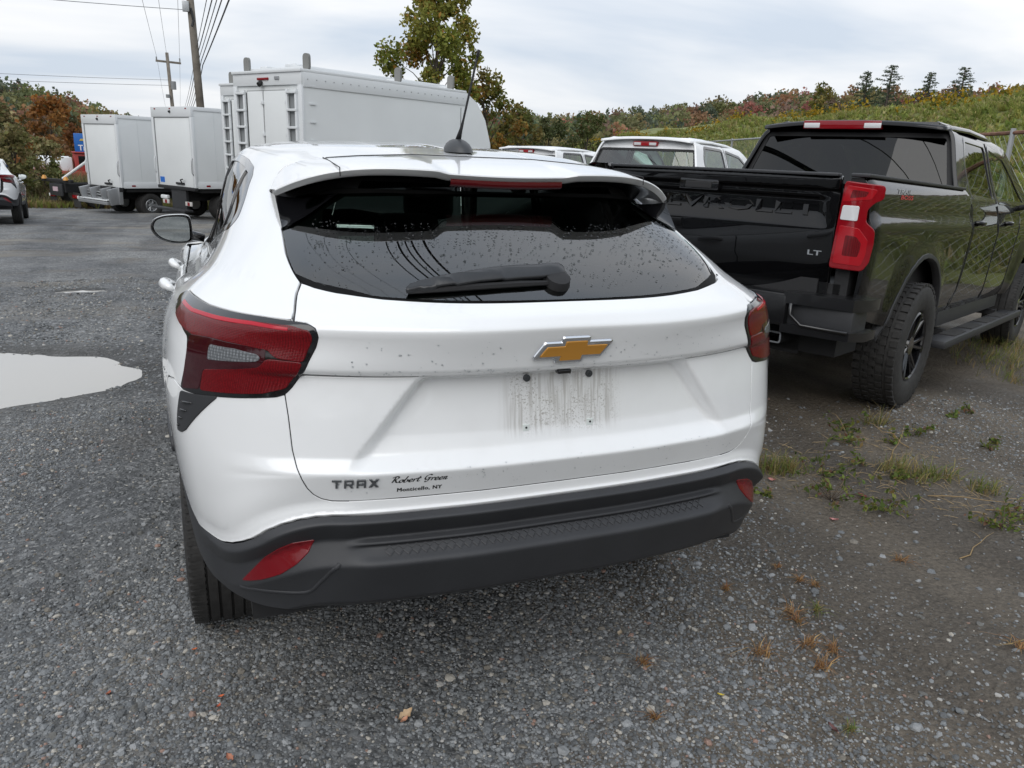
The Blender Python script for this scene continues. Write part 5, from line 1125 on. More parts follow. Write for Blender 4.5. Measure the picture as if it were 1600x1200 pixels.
# ---------------------------------------------------------------- box vans
M_BOX = mat('white_box_panel', (.70, .72, .72), .45, coat=.1, noise=(.8, .04)); M_BOX2 = mat('white_aluminium_trim', (.66, .68, .69), .35, coat=.2)
M_GREYS = mat('grey_seal', (.22, .23, .235), .6)
def rear_wheels(T, y, zc=.38, xs=(.78, .98)):
    for s in (1, -1):
        for x in xs: wheel(T, s * x, y, s, Rr=zc, w=.2, rim=.2, treads=3, rimmat=M_STEEL)
def box_van(label, loc, rz, liftgate, zb=.95, zt=3.15, sticker=None):
    T = empty('box_truck', loc, rz, label, 'box truck', 'white box trucks'); w = 1.15; L = 3.9
    MB().box((-w, .02, zb), (w, L, zt)).build('cargo_box', M_BOX, T)
    fr = MB().box((-w - .012, -.03, zt - .26), (w + .012, .06, zt + .02), .012).build('rear_header', M_BOX2, T, auto=40)
    MB().tube([(0, -.03, zt - .10), (0, -.07, zt - .13)], .035, 8).build('rear_view_camera', M_UNDER, fr)
    for x in (-.9, 0, .9): MB().box((x - .04, -.036, zt - .05), (x + .04, -.028, zt - .02)).build('marker_lamp', M_REDSM, fr)
    for s in (1, -1):
        MB().box((s * (w - .10), -.03, zb), (s * (w + .012), .06, zt - .26), .010).build('corner_post', M_BOX2, T, auto=40)
        MB().box((s * (w - .135), -.012, zb), (s * (w - .10), .04, zt - .26)).build('door_seal', M_GREYS, T)
        MB().box((s * (w + .002), .05, zt - .09), (s * (w + .02), L, zt + .015), .006).build('roof_rail', M_BOX2, T, auto=40)
        MB().box((s * (w + .002), .05, zb - .02), (s * (w + .016), L, zb + .16), .004).build('lower_rail', M_BOX2, T, auto=40)
        MB().box((s * (w + .012), .30, zb + .03), (s * (w + .02), .42, zb + .08)).build('marker_lamp', M_REDSM, T)
        for k in range(6): MB().box((s * (w + .001), .65 + k * .6, zb + .16), (s * (w + .006), .66 + k * .6, zt - .09)).build('panel_joint', M_BOX2, T)
        gh = MB().tube([(s * (w - .055), -.035, zb + .35), (s * (w - .055), -.075, zb + .42), (s * (w - .055), -.075, zb + .75), (s * (w - .055), -.035, zb + .82)], .014, 6).build('grab_handle', M_STEEL if s > 0 else M_BOX2, T, smooth=True)
    MB().box((-w + .135, -.014, zt - .275), (w - .135, .03, zt - .255)).build('door_seal', M_GREYS, T)
    n = 1; hh = (zt - .275 - zb) / n
    for k in range(n): MB().box((-w + .135, .0, zb + k * hh + .004), (w - .135, .03, zb + (k + 1) * hh - .004), .004).build('roller_door', M_BOX, T, auto=40)
    MB().box((.05, -.05, zb + .06), (.50, .0, zb + .12), .01).build('door_latch', M_UNDER, T, auto=40); MB().tube([(.42, -.05, zb + .10), (.42, -.09, zb + .20), (.55, -.09, zb + .22)], .018, 6).build('latch_handle', M_UNDER, T)
    if sticker: MB().box((-w + .20, -.006, zb + .08), (-w + .46, .0, zb + .24)).build('blue_sticker', mat('blue_sticker', (.02, .14, .50), .4), T)
    ch = MB().box((-.45, .1, .55), (.45, L + 1.6, .80)).box((-w + .06, .15, zb - .14), (w - .06, L, zb)).build('chassis', M_UNDER, T); ch['kind'] = 'stuff'
    if liftgate:
        g = MB().box((-w + .05, -.10, .82), (w, .02, .95), .01).build('tail_lift', M_UNDER, T, auto=40)
        MB().box((-w + .02, -.42, .40), (w - .25, -.05, .50), .01).build('lift_platform', M_STEEL, g, auto=40); MB().box((-w + .1, -.40, .52), (w - .3, -.1, .56), .01).build('lift_plate', M_BOX2, g, auto=40)
        for x in (-.9, -.2, .55, 1.0): MB().box((x - .05, -.40, .42), (x + .05, -.02, .92), .01, Matrix.Rotation(R(12), 3, 'X')).build('lift_arm', M_STEEL, g, auto=40)
        for z in (.60, .70, .78): MB().tube([(-.85, -.2, z), (.8, -.25, z - .03)], .025, 6).build('lift_bar', M_GREYS, g)
        MB().box((w - .22, -.12, .42), (w - .02, .0, .96), .01).build('lift_post', M_STEEL, g, auto=40)
    else:
        g = MB().box((-w + .12, -.06, .86), (w, .04, .95), .01).build('rear_sill', M_UNDER, T, auto=40)
        MB().box((-.30, -.02, .30), (.55, .06, .88)).build('plate_panel', M_PLAS, g); MB().box((-w + .1, -.30, .26), (w - .2, -.05, .32), .01).build('step_bumper', M_PLAS, g, auto=40)
        for x in (-.62, .72): MB().box((x - .18, -.06, .42), (x + .18, -.02, .54), .01).build('lamp_bar', mat('pale_lamp_bar', (.55, .53, .50), .3), g, auto=40); MB().box((x - .05, -.065, .43), (x + .08, -.055, .53)).build('tail_lamp', M_REDSM, g)
        MB().box((-.95, -.05, .55), (-.55, .05, .66), .03).build('white_bag', M_BOX, g, auto=50)
    rear_wheels(T, .95)
    wheel(T, .86, L + 1.35, 1, Rr=.38, w=.2, rim=.2, treads=3, rimmat=M_STEEL); wheel(T, -.86, L + 1.35, -1, Rr=.38, w=.2, rim=.2, treads=3, rimmat=M_STEEL)
    cabp = [(L + .05, .5), (L + 2.4, .5), (L + 2.45, 1.15), (L + 1.75, 1.35), (L + 1.0, 2.05), (L + .05, 2.1)]
    MB().prism(cabp, lambda p: Vector((-.95, p[0], p[1])), lambda p: Vector((.95, p[0], p[1]))).build('cab', M_WHITE2, T, auto=20)
    for s in (1, -1): MB().prism([(L + .45, 1.35), (L + 1.55, 1.35), (L + .98, 1.92), (L + .45, 1.95)], lambda p: Vector((s * .953, p[0], p[1])), lambda p: Vector((s * .96, p[0], p[1]))).build('cab_window', M_GLOSSB, T)
    V, F = text_tris('SHOP', 1, .01)
    return T
def at_rear_right(top, head, w, zt):
    """truck origin (middle of its rear) from its top rear right corner"""
    return (top[0] - w * math.cos(head), top[1] + w * math.sin(head), top[2] - zt)
HB = R(60)
box_van('leftmost white box truck, a steel tail lift hanging under its door', at_rear_right((-2.85, 26.6, 2.29), HB, 1.15, 3.15), -HB, True)
box_van('white box truck with a blue sticker low on its roller door', at_rear_right((-.67, 22.9, 2.51), R(62), 1.15, 3.15), -R(62), False, sticker=True)
# ---------------------------------------------------------------- service body trucks
def service_truck(label, loc, rz, zt=3.25):
    T = empty('service_truck', loc, rz, label, 'service truck', 'white service trucks'); w = 1.10; L = 4.65; zb = .75
    pts = [(0.02, zb), (L, zb), (L + .95, zb), (L + 1.0, 1.6), (L + .93, 2.1), (L + .72, 2.62), (L + .42, 2.98), (L + .05, 3.18), (L, zt - .06), (.02, zt - .06)]
    MB().prism(pts, lambda p: Vector((-w, p[0], p[1])), lambda p: Vector((w, p[0], p[1]))).build('body', M_BOX, T, auto=25)
    MB().box((-w - .01, -.02, zt - .30), (w + .01, .05, zt - .06), .01).build('rear_header', M_BOX2, T, auto=40)
    MB().box((-w - .02, -.05, zt - .075), (w + .02, L, zt - .02), .012).build('roof_cap', M_BOX2, T, auto=40)
    for s in (1, -1):
        r = MB().box((s * w, .02, zt - .34), (s * (w + .02), L, zt - .075), .006).build('side_rail', M_BOX2, T, auto=40)
        for k in range(22): MB().tube([(s * (w + .018), .12 + k * .21, zt - .20), (s * (w + .027), .12 + k * .21, zt - .20)], .012, 6).build('rivet', M_STEEL, r)
        MB().box((s * (w - .11), -.025, zb), (s * (w + .012), .03, zt - .30), .008).build('corner_post', M_BOX2, T, auto=40)
        for k in range(7): MB().box((s * (w + .008), .16, zb + .2 + k * .33), (s * (w + .022), .30, zb + .225 + k * .33)).build('side_hinge', M_BOX2, T)
        MB().box((s * (w + .002), L - .18, zb), (s * (w + .010), L - .165, zt - .4)).build('panel_joint', M_GREYS, T)
        # ladder up the back
        x0, x1 = s * .70, s * .97
        ld = MB().box((min(x0, x1), -.004, zb), (max(x0, x1), .018, zt - .42)).build('ladder_back', M_GREYS, T)
        for x in (x0, x1): MB().box((x - .025, -.07, zb), (x + .025, -.02, zt - .38), .006).build('ladder_rail', M_BOX2, ld, auto=40)
        for k in range(7): MB().box((min(x0, x1), -.085, zb + .12 + k * .32), (max(x0, x1) + .03, -.03, zb + .165 + k * .32), .006).build('ladder_rung', M_BOX2, ld, auto=40)
    for x0, x1 in ((-.64, -.13), (-.09, .64)):
        d = MB().box((x0, -.02, zb), (x1, .03, zt - .40), .008).build('rear_door', M_BOX, T, auto=40)
        MB().box((x0 - .012, -.008, zt - .40), (x1 + .012, .012, zt - .385)).build('door_seal', M_GREYS, d); MB().box((x0 - .02, -.008, zb), (x0 - .002, .012, zt - .385)).build('door_seal', M_GREYS, d)
        for z in (1.2, 2.0, 2.6): MB().box((x1 - .03, -.045, z), (x1 + .05, -.015, z + .07), .006).build('hinge', M_BOX2, d, auto=40)
    MB().box((-.26, -.045, zt - .20), (.10, -.015, zt - .155), .008).build('high_brake_light', M_REDSM, T, auto=40); MB().tube([(-.14, -.02, zt - .24), (-.14, -.09, zt - .29)], .05, 10).build('rear_view_camera', M_UNDER, T)
    MB().box((.30, -.04, zt - .20), (.44, -.015, zt - .14), .006).build('lamp_bracket', M_STEEL, T)
    for y, xs in ((.18, (-.92, 1.0)), (2.55, (-.92, 1.0)), (4.2, (-.92, 1.0))):
        for x in xs:
            MB().prism(rounded([(x - .09, zt - .03), (x + .09, zt - .03), (x + .09, zt + .27), (x - .09, zt + .27)], .085, 6), lambda p: Vector((p[0], y, p[1])), lambda p: Vector((p[0], y + .05, p[1]))).build('rack_stop', mat('weathered_grey_rubber', (.20, .20, .19), .7), T, auto=40)
    rk = MB().box((-.88, .22, zt + .0), (.88, .34, zt + .05), .01).build('ladder_rack', M_BOX2, T, auto=40)
    for y in (2.6, 4.25): MB().box((-.88, y, zt), (.88, y + .1, zt + .05), .01).build('rack_bar', M_BOX2, rk, auto=40)
    for x in (-.5, .5): MB().box((x - .12, .3, zt + .02), (x + .12, 4.5, zt + .10), .02).build('roof_duct', M_BOX2, rk, auto=40)
    MB().box((.05, .40, zt + .0), (.38, .75, zt + .14), .03).build('roof_vent', M_BOX2, T, auto=40)
    ch = MB().box((-.9, .1, .45), (.9, L + 2.2, .76)).build('chassis', M_UNDER, T); ch['kind'] = 'stuff'
    rear_wheels(T, 1.2)
    for s in (1, -1): wheel(T, s * .86, L + 1.5, s, Rr=.38, w=.2, rim=.2, treads=3, rimmat=M_STEEL)
    cabp = [(L + .9, .5), (L + 2.5, .5), (L + 2.55, 1.1), (L + 1.9, 1.3), (L + 1.3, 1.95), (L + .9, 2.0)]
    MB().prism(cabp, lambda p: Vector((-.95, p[0], p[1])), lambda p: Vector((.95, p[0], p[1]))).build('cab', M_WHITE2, T, auto=20)
    for s in (1, -1): MB().prism([(L + 1.0, 1.3), (L + 1.75, 1.3), (L + 1.28, 1.85), (L + 1.0, 1.88)], lambda p: Vector((s * .953, p[0], p[1])), lambda p: Vector((s * .96, p[0], p[1]))).build('cab_window', M_GLOSSB, T)
    return T
service_truck('white service body truck with a rear ladder and roof vents, tallest vehicle behind the crossover', at_rear_right((1.25, 14.24, 2.96), HB, 1.10, 3.23), -HB)
service_truck('second white service body truck, only its ladder showing left of the taller one', at_rear_right((1.15, 18.4, 3.0), HB, 1.10, 3.23), -HB)
# ---------------------------------------------------------------- flatbed chassis, tank truck, sign
def chassis_truck():
    x, y = -5.25, 30.6; T = empty('chassis_truck', (x, y, float(gz(x, y)) + .02), -R(55), 'black bare truck chassis with orange lamps and mudflaps beside the leftmost box truck', 'truck')
    MB().box((-.95, .0, .88), (.95, .12, 1.0), .02).build('cross_beam', M_UNDER, T, auto=40)
    fr = MB().box((-.50, .05, .55), (-.38, 6, .85)).build('frame_rail', M_UNDER, T); MB().box((.38, .05, .55), (.50, 6, .85)).build('frame_rail', M_UNDER, T)
    pl = MB().box((-.42, -.04, .42), (.42, .02, .84), .02).build('tail_plate', M_PLAS, T, auto=40); MB().box((-.16, -.055, .58), (.16, -.04, .73)).build('number_plate', mat('pale_pink_plate', (.50, .38, .42), .4), pl)
    for s in (1, -1):
        MB().tube([(s * .72, -.02, .98), (s * .72, -.02, 1.10)], [.10, .05], 10).build('beacon', mat('amber_lens', (.55, .25, .04), .3), T, auto=40)
        f = MB().box((s * .55, .25, .05), (s * 1.0, .27, .55)).build('mudflap', M_RUB, T); MB().box((s * .58, .20, .36), (s * .90, .25, .48), .01).build('tail_lamp', M_REDSM, f, auto=40); MB().box((s * .90, .20, .36), (s * .98, .25, .46), .01).build('reverse_lamp', M_BOX, f, auto=40)
        wheel(T, s * .78, .95, s, Rr=.42, w=.24, rim=.22, treads=3, rimmat=M_STEEL)
    MB().tube([(.3, .1, 1.02), (1.35, .6, 1.75)], .05, 8).build('ramp_arm', M_BOX, T)
    MB().box((-.9, 4.2, .6), (.9, 6.2, 1.9), .15).build('cab', M_UNDER, T, auto=40)
chassis_truck()
def tank_truck():
    x, y = -8.25, 51.6; T = empty('tank_truck', (x, y, -1.8), -R(80), 'red truck with a white tank on its bed, far off among the bushes', 'truck')
    mr = mat('faded_red_paint', (.30, .03, .025), .5); md = mat('rust_red_paint', (.26, .045, .025), .6)
    MB().lathe([(0, -1.0), (.30, -.98), (.40, -.9), (.40, .9), (.30, .98), (0, 1.0)], 20, 'Y', (0, 0, 1.95)).build('tank', M_BOX, T, auto=40)
    MB().box((-.5, .45, 1.45), (.5, 1.05, 2.3), .05).build('tank_end_frame', M_BOX2, T, auto=40)
    MB().box((-.95, -1.3, 1.2), (.95, 1.1, 1.4), .03).build('bed', md, T, auto=40); MB().box((-.95, .2, 1.05), (.95, 3.0, 1.55), .08).build('bonnet', md, T, auto=40)
    c = MB().box((-.85, 1.15, 1.45), (.85, 2.0, 2.55), .08).build('cab', mr, T, auto=40); MB().box((.845, 1.35, 1.95), (.86, 1.85, 2.4)).build('cab_window', M_GLOSSB, c); MB().box((-.95, 1.1, 2.55), (.95, 2.05, 2.63), .03).build('cab_roof', mr, c, auto=40)
    for yy in (-.6, 2.2):
        for s in (1, -1): wheel(T, s * .85, yy, s, Rr=.45, w=.24, rim=.22, treads=3, rimmat=mr)
tank_truck()
def roadside_sign():
    x, y = -6.55, 51.6; z0 = float(gz(x, y)); T = empty('roadside_sign', (x, y, z0), R(8), 'blue dealer sign with a gold emblem, half hidden by the leftmost box truck', 'sign')
    for s in (-1, 1): MB().tube([(s * .62 + .25, 0, 0), (s * .62 + .25, 0, 1.2 - z0)], .05, 8).build('post', M_STEEL, T)
    zb = .80 - z0; zt = 1.86 - z0
    p = MB().box((-.42, -.08, zb), (.95, .08, zt), .03).build('sign_panel', mat('sign_blue', (.012, .12, .42), .35), T, auto=40)
    MB().box((-.30, -.08, zb - .36), (.95, .08, zb - .02), .02).build('lower_panel', M_GLOSSB, T, auto=40)
    g = [(-.24, -.05), (.02, -.05), (.0, -.12), (.24, -.12), (.26, -.05), (.50, -.05), (.56, .06), (.30, .06), (.30, .12), (.06, .12), (.04, .06), (-.18, .06)]
    MB().prism([(a + .10, b + zt - .36) for a, b in g], lambda q: Vector((q[0], -.10, q[1])), lambda q: Vector((q[0], -.07, q[1]))).build('emblem', mat('sign_gold', (.55, .40, .08), .4), p)
    for txt, a, b, c, d in (('Truck', -.24, .80, zb + .10, zb + .42), ('SUPER', -.20, .80, zb - .27, zb - .12)):
        V, F = text_tris(txt, 1, .02); V = fit_box(V, a, b, c, d); meshobj('lettering', [(v[0], -.083, v[1]) for v in V], F, M_BOX, p)
roadside_sign()
# ---------------------------------------------------------------- plants
def leafmat(name='foliage', rough=.6):
    if name in MAT: return MAT[name]
    m = bpy.data.materials.new(name); m.use_nodes = True; MAT[name] = m; t = m.node_tree; b = t.nodes['Principled BSDF']; b.inputs['Roughness'].default_value = rough; b.inputs['Specular IOR Level'].default_value = .25
    a = t.nodes.new('ShaderNodeAttribute'); a.attribute_name = 'tone'; t.links.new(a.outputs['Color'], b.inputs['Base Color'])
    tr = t.nodes.new('ShaderNodeBsdfTranslucent'); t.links.new(a.outputs['Color'], tr.inputs['Color']); mx = t.nodes.new('ShaderNodeMixShader'); mx.inputs[0].default_value = .4
    o = t.nodes['Material Output']; t.links.new(b.outputs[0], mx.inputs[1]); t.links.new(tr.outputs[0], mx.inputs[2]); t.links.new(mx.outputs[0], o.inputs['Surface'])
    return m
M_LEAF = leafmat()
M_BARK = mat('bark', (.075, .062, .050), .9, noise=(9, .4), bump=(25, .6, .02)); M_TWIG = mat('twig', (.10, .075, .055), .9)
def cards(C, size, rng, aspect=.6, updir=None, jitter=.3):
    """one folded leaf (two triangles each side of a quad) at every centre; -> V, F (quads)"""
    n = len(C); d = rng.normal(0, 1, (n, 3)); d /= np.linalg.norm(d, axis=1, keepdims=True)
    if updir is not None: d = d * jitter * 2 + np.array(updir); d /= np.linalg.norm(d, axis=1, keepdims=True)
    e = np.cross(d, rng.normal(0, 1, (n, 3))); e /= np.maximum(np.linalg.norm(e, axis=1, keepdims=True), 1e-6); s = (size * rng.uniform(.6, 1.35, n))[:, None]; k = np.cross(d, e) * s * .12
    V = np.stack([C - d * s * .5, C + e * s * aspect * .5 + k, C + d * s * .5, C - e * s * aspect * .5 + k], 1).reshape(-1, 3)
    return V, np.arange(n * 4).reshape(-1, 4)
def tones(n, palette, rng, var=.22):
    p = np.array([c for c, w in palette], float); w = np.array([w for c, w in palette], float); i = rng.choice(len(p), n, p=w / w.sum())
    c = p[i] * rng.uniform(1 - var, 1 + var, (n, 1)) * rng.uniform(.92, 1.08, (n, 3)); return c
def blob_points(cl, n, rng, shell=.55):
    """cl: list of (centre, radii, weight)"""
    w = np.array([c[2] for c in cl]); i = rng.choice(len(cl), n, p=w / w.sum()); d = rng.normal(0, 1, (n, 3)); d /= np.linalg.norm(d, axis=1, keepdims=True); r = rng.uniform(shell, 1.0, (n, 1)) ** .7 * rng.uniform(.75, 1.1, (n, 1))
    return np.array([cl[k][0] for k in i]) + d * r * np.array([cl[k][1] for k in i]), i
OLIVE = [((.060, .075, .018), 3), ((.085, .095, .022), 3), ((.045, .060, .016), 2), ((.13, .11, .025), 1.2)]
def broad_tree(name, loc, h, rad, n, size, pal, label, group=None, seed=1, base=.25, nblob=34, side=None, trunk_r=.12, squash=1.0):
    rng = np.random.default_rng(seed); T = empty(name, loc, 0, label, 'tree', group); mb = MB(); cl = []
    mb.tube([(0, 0, -.3), (rng.normal(0, .05), rng.normal(0, .05), h * .4), (rng.normal(0, .12), rng.normal(0, .12), h * .9)], [trunk_r, trunk_r * .75, trunk_r * .12], 8)
    for k in range(nblob):
        t = base + (1 - base) * (k + .5) / nblob; a = k * 2.4 + rng.uniform(-.5, .5); prof_ = math.sin(math.pi * min(1, (.12 + (t - base) / (1 - base) * .86)) ** .8) ** .7
        r = rad * prof_ * rng.uniform(.35, 1.0); c = np.array([r * math.cos(a), r * math.sin(a) , h * t])
        rr = rad * rng.uniform(.17, .34); cl.append((c, np.array([rr, rr, rr * squash * rng.uniform(.7, 1.2)]), rr ** 2))
        z0 = h * max(.12, t - rng.uniform(.10, .26)); mb.tube([(0, 0, z0), tuple(c * (.5, .5, 0) + np.array([0, 0, (z0 + c[2]) * .52])), tuple(c)], [trunk_r * (1 - t) * .5 + .018, .018, .008], 5)
    mb.build('trunk', M_BARK, T, auto=60)
    P, i = blob_points(cl, n, rng, .2); bc = tones(len(cl), [(c, w) for c, w in pal], rng, .15); tw = rng.random(n) < .62
    col = np.where(tw[:, None], bc[i] * rng.uniform(.75, 1.25, (n, 1)), tones(n, pal, rng)); V, F = cards(P, size, rng)
    fast_mesh('crown', V, F, M_LEAF, np.repeat(col, 4, 0), T)
    return T
AUT = [((.19, .21, .042), 5), ((.26, .265, .055), 4), ((.33, .28, .06), 2.4), ((.40, .23, .05), 1.3), ((.36, .16, .045), .3)]
def gzf(x, y): return float(gz(x, y))
def hill_tone(rng):
    pal = [((.16, .175, .080), 3.6), ((.20, .20, .09), 3.0), ((.11, .14, .092), 2.6), ((.26, .205, .10), 1.6), ((.31, .18, .10), 1.9), ((.30, .135, .10), 1.0), ((.22, .165, .12), 2.2), ((.28, .225, .10), 1.0)]  # far tones lightened: distance haze is put into the leaf colour
    return tones(1, pal, rng, .18)[0]
# --- far hills: polar terrain about the lot, covered by a wood
def hill(name, az0, az1, ridge, r0, r1, zfoot, seed, ntree, treeh, label_forest):
    rng = np.random.default_rng(seed); A = np.linspace(az0, az1, 60); Tt = np.linspace(0, 1.5, 24); V = []
    def zt(a, t): top = np.interp(a, *zip(*ridge)) - treeh * .92; k = np.minimum(t, 1); return zfoot + (top - zfoot) * (k * k * (3 - 2 * k) * .6 + k * .4) - np.maximum(t - 1, 0) * 6
    for t in Tt:
        for a in A: r = r0 + (r1 - r0) * t; V.append((r * math.sin(R(a)), r * math.cos(R(a)), float(zt(a, t))))
    F = [(i * 60 + j, i * 60 + j + 1, (i + 1) * 60 + j + 1, (i + 1) * 60 + j) for i in range(23) for j in range(59)]
    o = meshobj(name, V, F, mat('wooded_hill_floor', (.060, .055, .030), .95, noise=(.2, .3)), smooth=True); o['kind'] = 'structure'
    Vs, Cs = [], []
    for k in range(ntree):
        a = rng.uniform(az0, az1); t = rng.uniform(0, 1) ** .7 * 1.06; r = r0 + (r1 - r0) * t; b = np.array([r * math.sin(R(a)), r * math.cos(R(a)), float(zt(a, t))]); h = treeh * rng.uniform(.65, 1.08); w = h * rng.uniform(.24, .38); tone = hill_tone(rng); con = tone[1] > tone[0] * 1.35
        n = 290; d = rng.normal(0, 1, (n, 3)); d /= np.linalg.norm(d, axis=1, keepdims=True); d[:, 2] = np.abs(d[:, 2]) * 1.0 - .25
        lump = 1 + .25 * np.sin(d[:, :1] * 4 + k) * np.sin(d[:, 1:2] * 5 + k * 2)
        P = b + np.array([0, 0, h * .45]) + d * lump * np.array([w, w, h * .55]) * rng.uniform(.72, 1.05, (n, 1))
        if con: q = (P[:, 2] - b[2]) / h; P[:, :2] = b[:2] + (P[:, :2] - b[:2]) * np.clip(1.35 - 1.1 * q, .08, 1.2)[:, None]
        v, _ = cards(P, h * .078, rng, .8); Vs.append(v); Cs.append(np.repeat(tone * rng.uniform(.7, 1.3, (n, 1)), 4, 0))
    V = np.concatenate(Vs); o = fast_mesh('hillside_wood', V, np.arange(len(V)).reshape(-1, 4), M_LEAF, np.concatenate(Cs)); o['kind'] = 'stuff'
hill('hill', -30, 3, [(-30, 15.5), (-20, 15.0), (-11, 11.0), (-9.3, 10.6), (-7.6, 9.6), (-5, 7.6), (-3, 5.2), (0, 2.2), (3, 0.5)], 75, 165, -2.5, 21, 620, 6.5, 'left')
hill('hill', 16, 75, [(14, 9.5), (22.5, 11.0), (25, 10.2), (32, 13.0), (37, 15.2), (41, 16.6), (45, 17.0), (60, 17), (75, 15)], 85, 168, -1.0, 22, 1000, 7.0, 'right')
hill('hill', 74, 331, [(74, 15), (120, 13), (180, 14), (240, 13), (300, 15), (331, 15)], 48, 105, .5, 23, 620, 9.0, 'behind')  # unseen wooded ring behind the viewer, added to darken reflections
# --- grassy bank beyond the fence
FOOT = np.array([(8, -22, 0), (9.5, -4, 0), (11.5, 6, -.1), (15.5, 16.5, 0), (20.5, 30, 0), (27.0, 48, 0), (33, 68, 0), (44, 110, 0)], float)
RIDGE = np.array([(20, -22, 3.6), (21.5, -4, 3.7), (22.5, 8, 4.1), (24.2, 17, 4.05), (26.6, 30, 3.8), (31.0, 48, 3.6), (36, 68, 3.3), (47, 110, 2.8)], float)
tt = np.linspace(0, 1, 70); ki = np.linspace(0, 1, 8)
def along(T, t): return np.stack([np.interp(t, ki, T[:, k]) for k in range(3)], -1)
def bank_point(s, w):
    a, b = along(FOOT, s), along(RIDGE, s); w = np.asarray(w)[..., None]; k = np.clip(w, 0, 1); p = a + (b - a) * w; p[..., 2] = a[..., 2] + (b[..., 2] - a[..., 2]) * ((k * k * (3 - 2 * k)) * .55 + k * .45)[..., 0] + .25 * np.sin(p[..., 0] * .5) * np.sin(p[..., 1] * .4) * k[..., 0] - 0 * w[..., 0] + np.maximum(w[..., 0] - 1, 0) * .6
    p[..., 2] += np.where(w[..., 0] < .02, -.25, 0); return p
ww = np.concatenate([np.linspace(-.02, 1, 22), [1.3, 2, 4]])
S_, W_ = np.meshgrid(tt, ww); P = bank_point(S_.ravel(), W_.ravel()); n = len(tt); ii, jj = np.meshgrid(np.arange(len(ww) - 1), np.arange(n - 1), indexing='ij'); a = (ii * n + jj).ravel()
o = fast_mesh('grassy_bank', P, np.stack([a + n, a + n + 1, a + 1, a], 1), mat('bank_earth', (.15, .165, .05), .95, noise=(.7, .35)), smooth=True); o['kind'] = 'structure'
def tufts(name, C, h, width, nb, pal, rng, lean=.35, m=None, var=.25):
    """blades of grass: tapering bent strips, two quads each"""
    n = len(C); B = np.repeat(C, nb, 0); k = len(B); a = rng.uniform(0, 6.283, k); l = np.repeat(h, nb) * rng.uniform(.55, 1.15, k); le = rng.uniform(.05, lean, k) * l; B = B + np.stack([np.cos(a), np.sin(a), 0 * a], 1) * (rng.uniform(0, .16, k) * l)[:, None]
    d = np.stack([np.cos(a), np.sin(a), 0 * a], 1); s = np.stack([-np.sin(a + .6), np.cos(a + .6), 0 * a], 1) * (width * rng.uniform(.6, 1.3, k))[:, None] * .5; z = np.array([0, 0, 1.])
    m1 = B + d * (le * .35)[:, None] + z * (l * .58)[:, None]; tp = B + d * le[:, None] + z * (l * (1 - .25 * le / l))[:, None]
    V = np.stack([B - s, B + s, m1 + s * .8, m1 - s * .8, tp + s * .15, tp - s * .15], 1).reshape(-1, 3); i = np.arange(k)[:, None] * 6; F = np.concatenate([i + [0, 1, 2, 3], i + [3, 2, 4, 5]])
    c = np.repeat(tones(n, pal, rng, var), nb, 0) * rng.uniform(.8, 1.2, (k, 1)); return V, F, np.repeat(c, 6, 0)
rng = np.random.default_rng(5); n = 30000; s = rng.uniform(0, 1, n) ** 1.0; w = rng.uniform(0, 1.12, n); C = bank_point(s, w)
big = np.sin(C[:, 0] * .9 + C[:, 1] * .35) + np.sin(C[:, 1] * .6 - C[:, 2] * 2) > .3
GR = [((.25, .285, .075), 4), ((.32, .335, .095), 3), ((.19, .23, .06), 1.6), ((.38, .35, .14), 2.0), ((.43, .37, .19), 1.0)]
V, F, c = tufts('x', C, np.where(big, .40, .24) * (1 - .25 * w), .055, 6, GR, rng, 1.5)
o = fast_mesh('bank_grass', V, F, M_LEAF, c); o['kind'] = 'stuff'
# goldenrod along the crest
n = 330; s = rng.uniform(.42, .95, n); C = bank_point(s, rng.normal(1.0, .05, n)); k = (np.sin(s * 60) + np.sin(s * 133 + 1)) > -.2; C = C[k] + np.array([0, 0, .30]); P = np.repeat(C, 14, 0) + rng.normal(0, .10, (len(C) * 14, 3)) * (1, 1, 1.3); V, F = cards(P, .13, rng, .7)
o = fast_mesh('goldenrod', V, F, M_LEAF, np.repeat(tones(len(P), [((.34, .22, .015), 3), ((.22, .17, .02), 1), ((.10, .11, .02), 1.2)], rng), 4, 0)); o['kind'] = 'stuff'
# --- maple behind the service trucks
broad_tree('maple_tree', (9.7, 34.2, gzf(9.7, 34.2)), 9.9, 2.35, 17000, .20, AUT, 'tall maple turning orange at the top, behind the tallest service truck', seed=4, nblob=46, base=.16, trunk_r=.16)
broad_tree('maple_tree', (12.6, 35.2, gzf(12.6, 35.2)), 5.7, 1.9, 3200, .22, [((.26, .15, .035), 2), ((.14, .16, .036), 3), ((.22, .19, .05), 2)], 'smaller orange and green maple just right of the tall one', seed=6, nblob=26, base=.12)
for k, (x, y, h, r, pal, lab) in enumerate([(15.2, 37.5, 3.9, 1.7, [((.18, .16, .048), 3), ((.24, .18, .05), 1), ((.12, .13, .036), 2)], 'yellowish bush at the foot of the small maple'), (18.5, 41, 3.7, 1.9, [((.075, .09, .034), 3), ((.10, .115, .04), 2)], 'dark olive bush left of the grassy bank'), (21.3, 41.5, 4.0, 1.8, [((.10, .115, .04), 3), ((.16, .11, .05), 1)], 'rounded dusky bush where the bank begins'), (17.0, 43.5, 3.4, 1.6, [((.18, .115, .05), 2), ((.115, .125, .035), 2)], 'rusty bush between the yellowish and the olive bush')]):
    broad_tree('bush', (x, y, gzf(x, y)), h, r, 2200, .22, pal, lab, 'bushes at the end of the bank', 30 + k, .05, 20, trunk_r=.06)
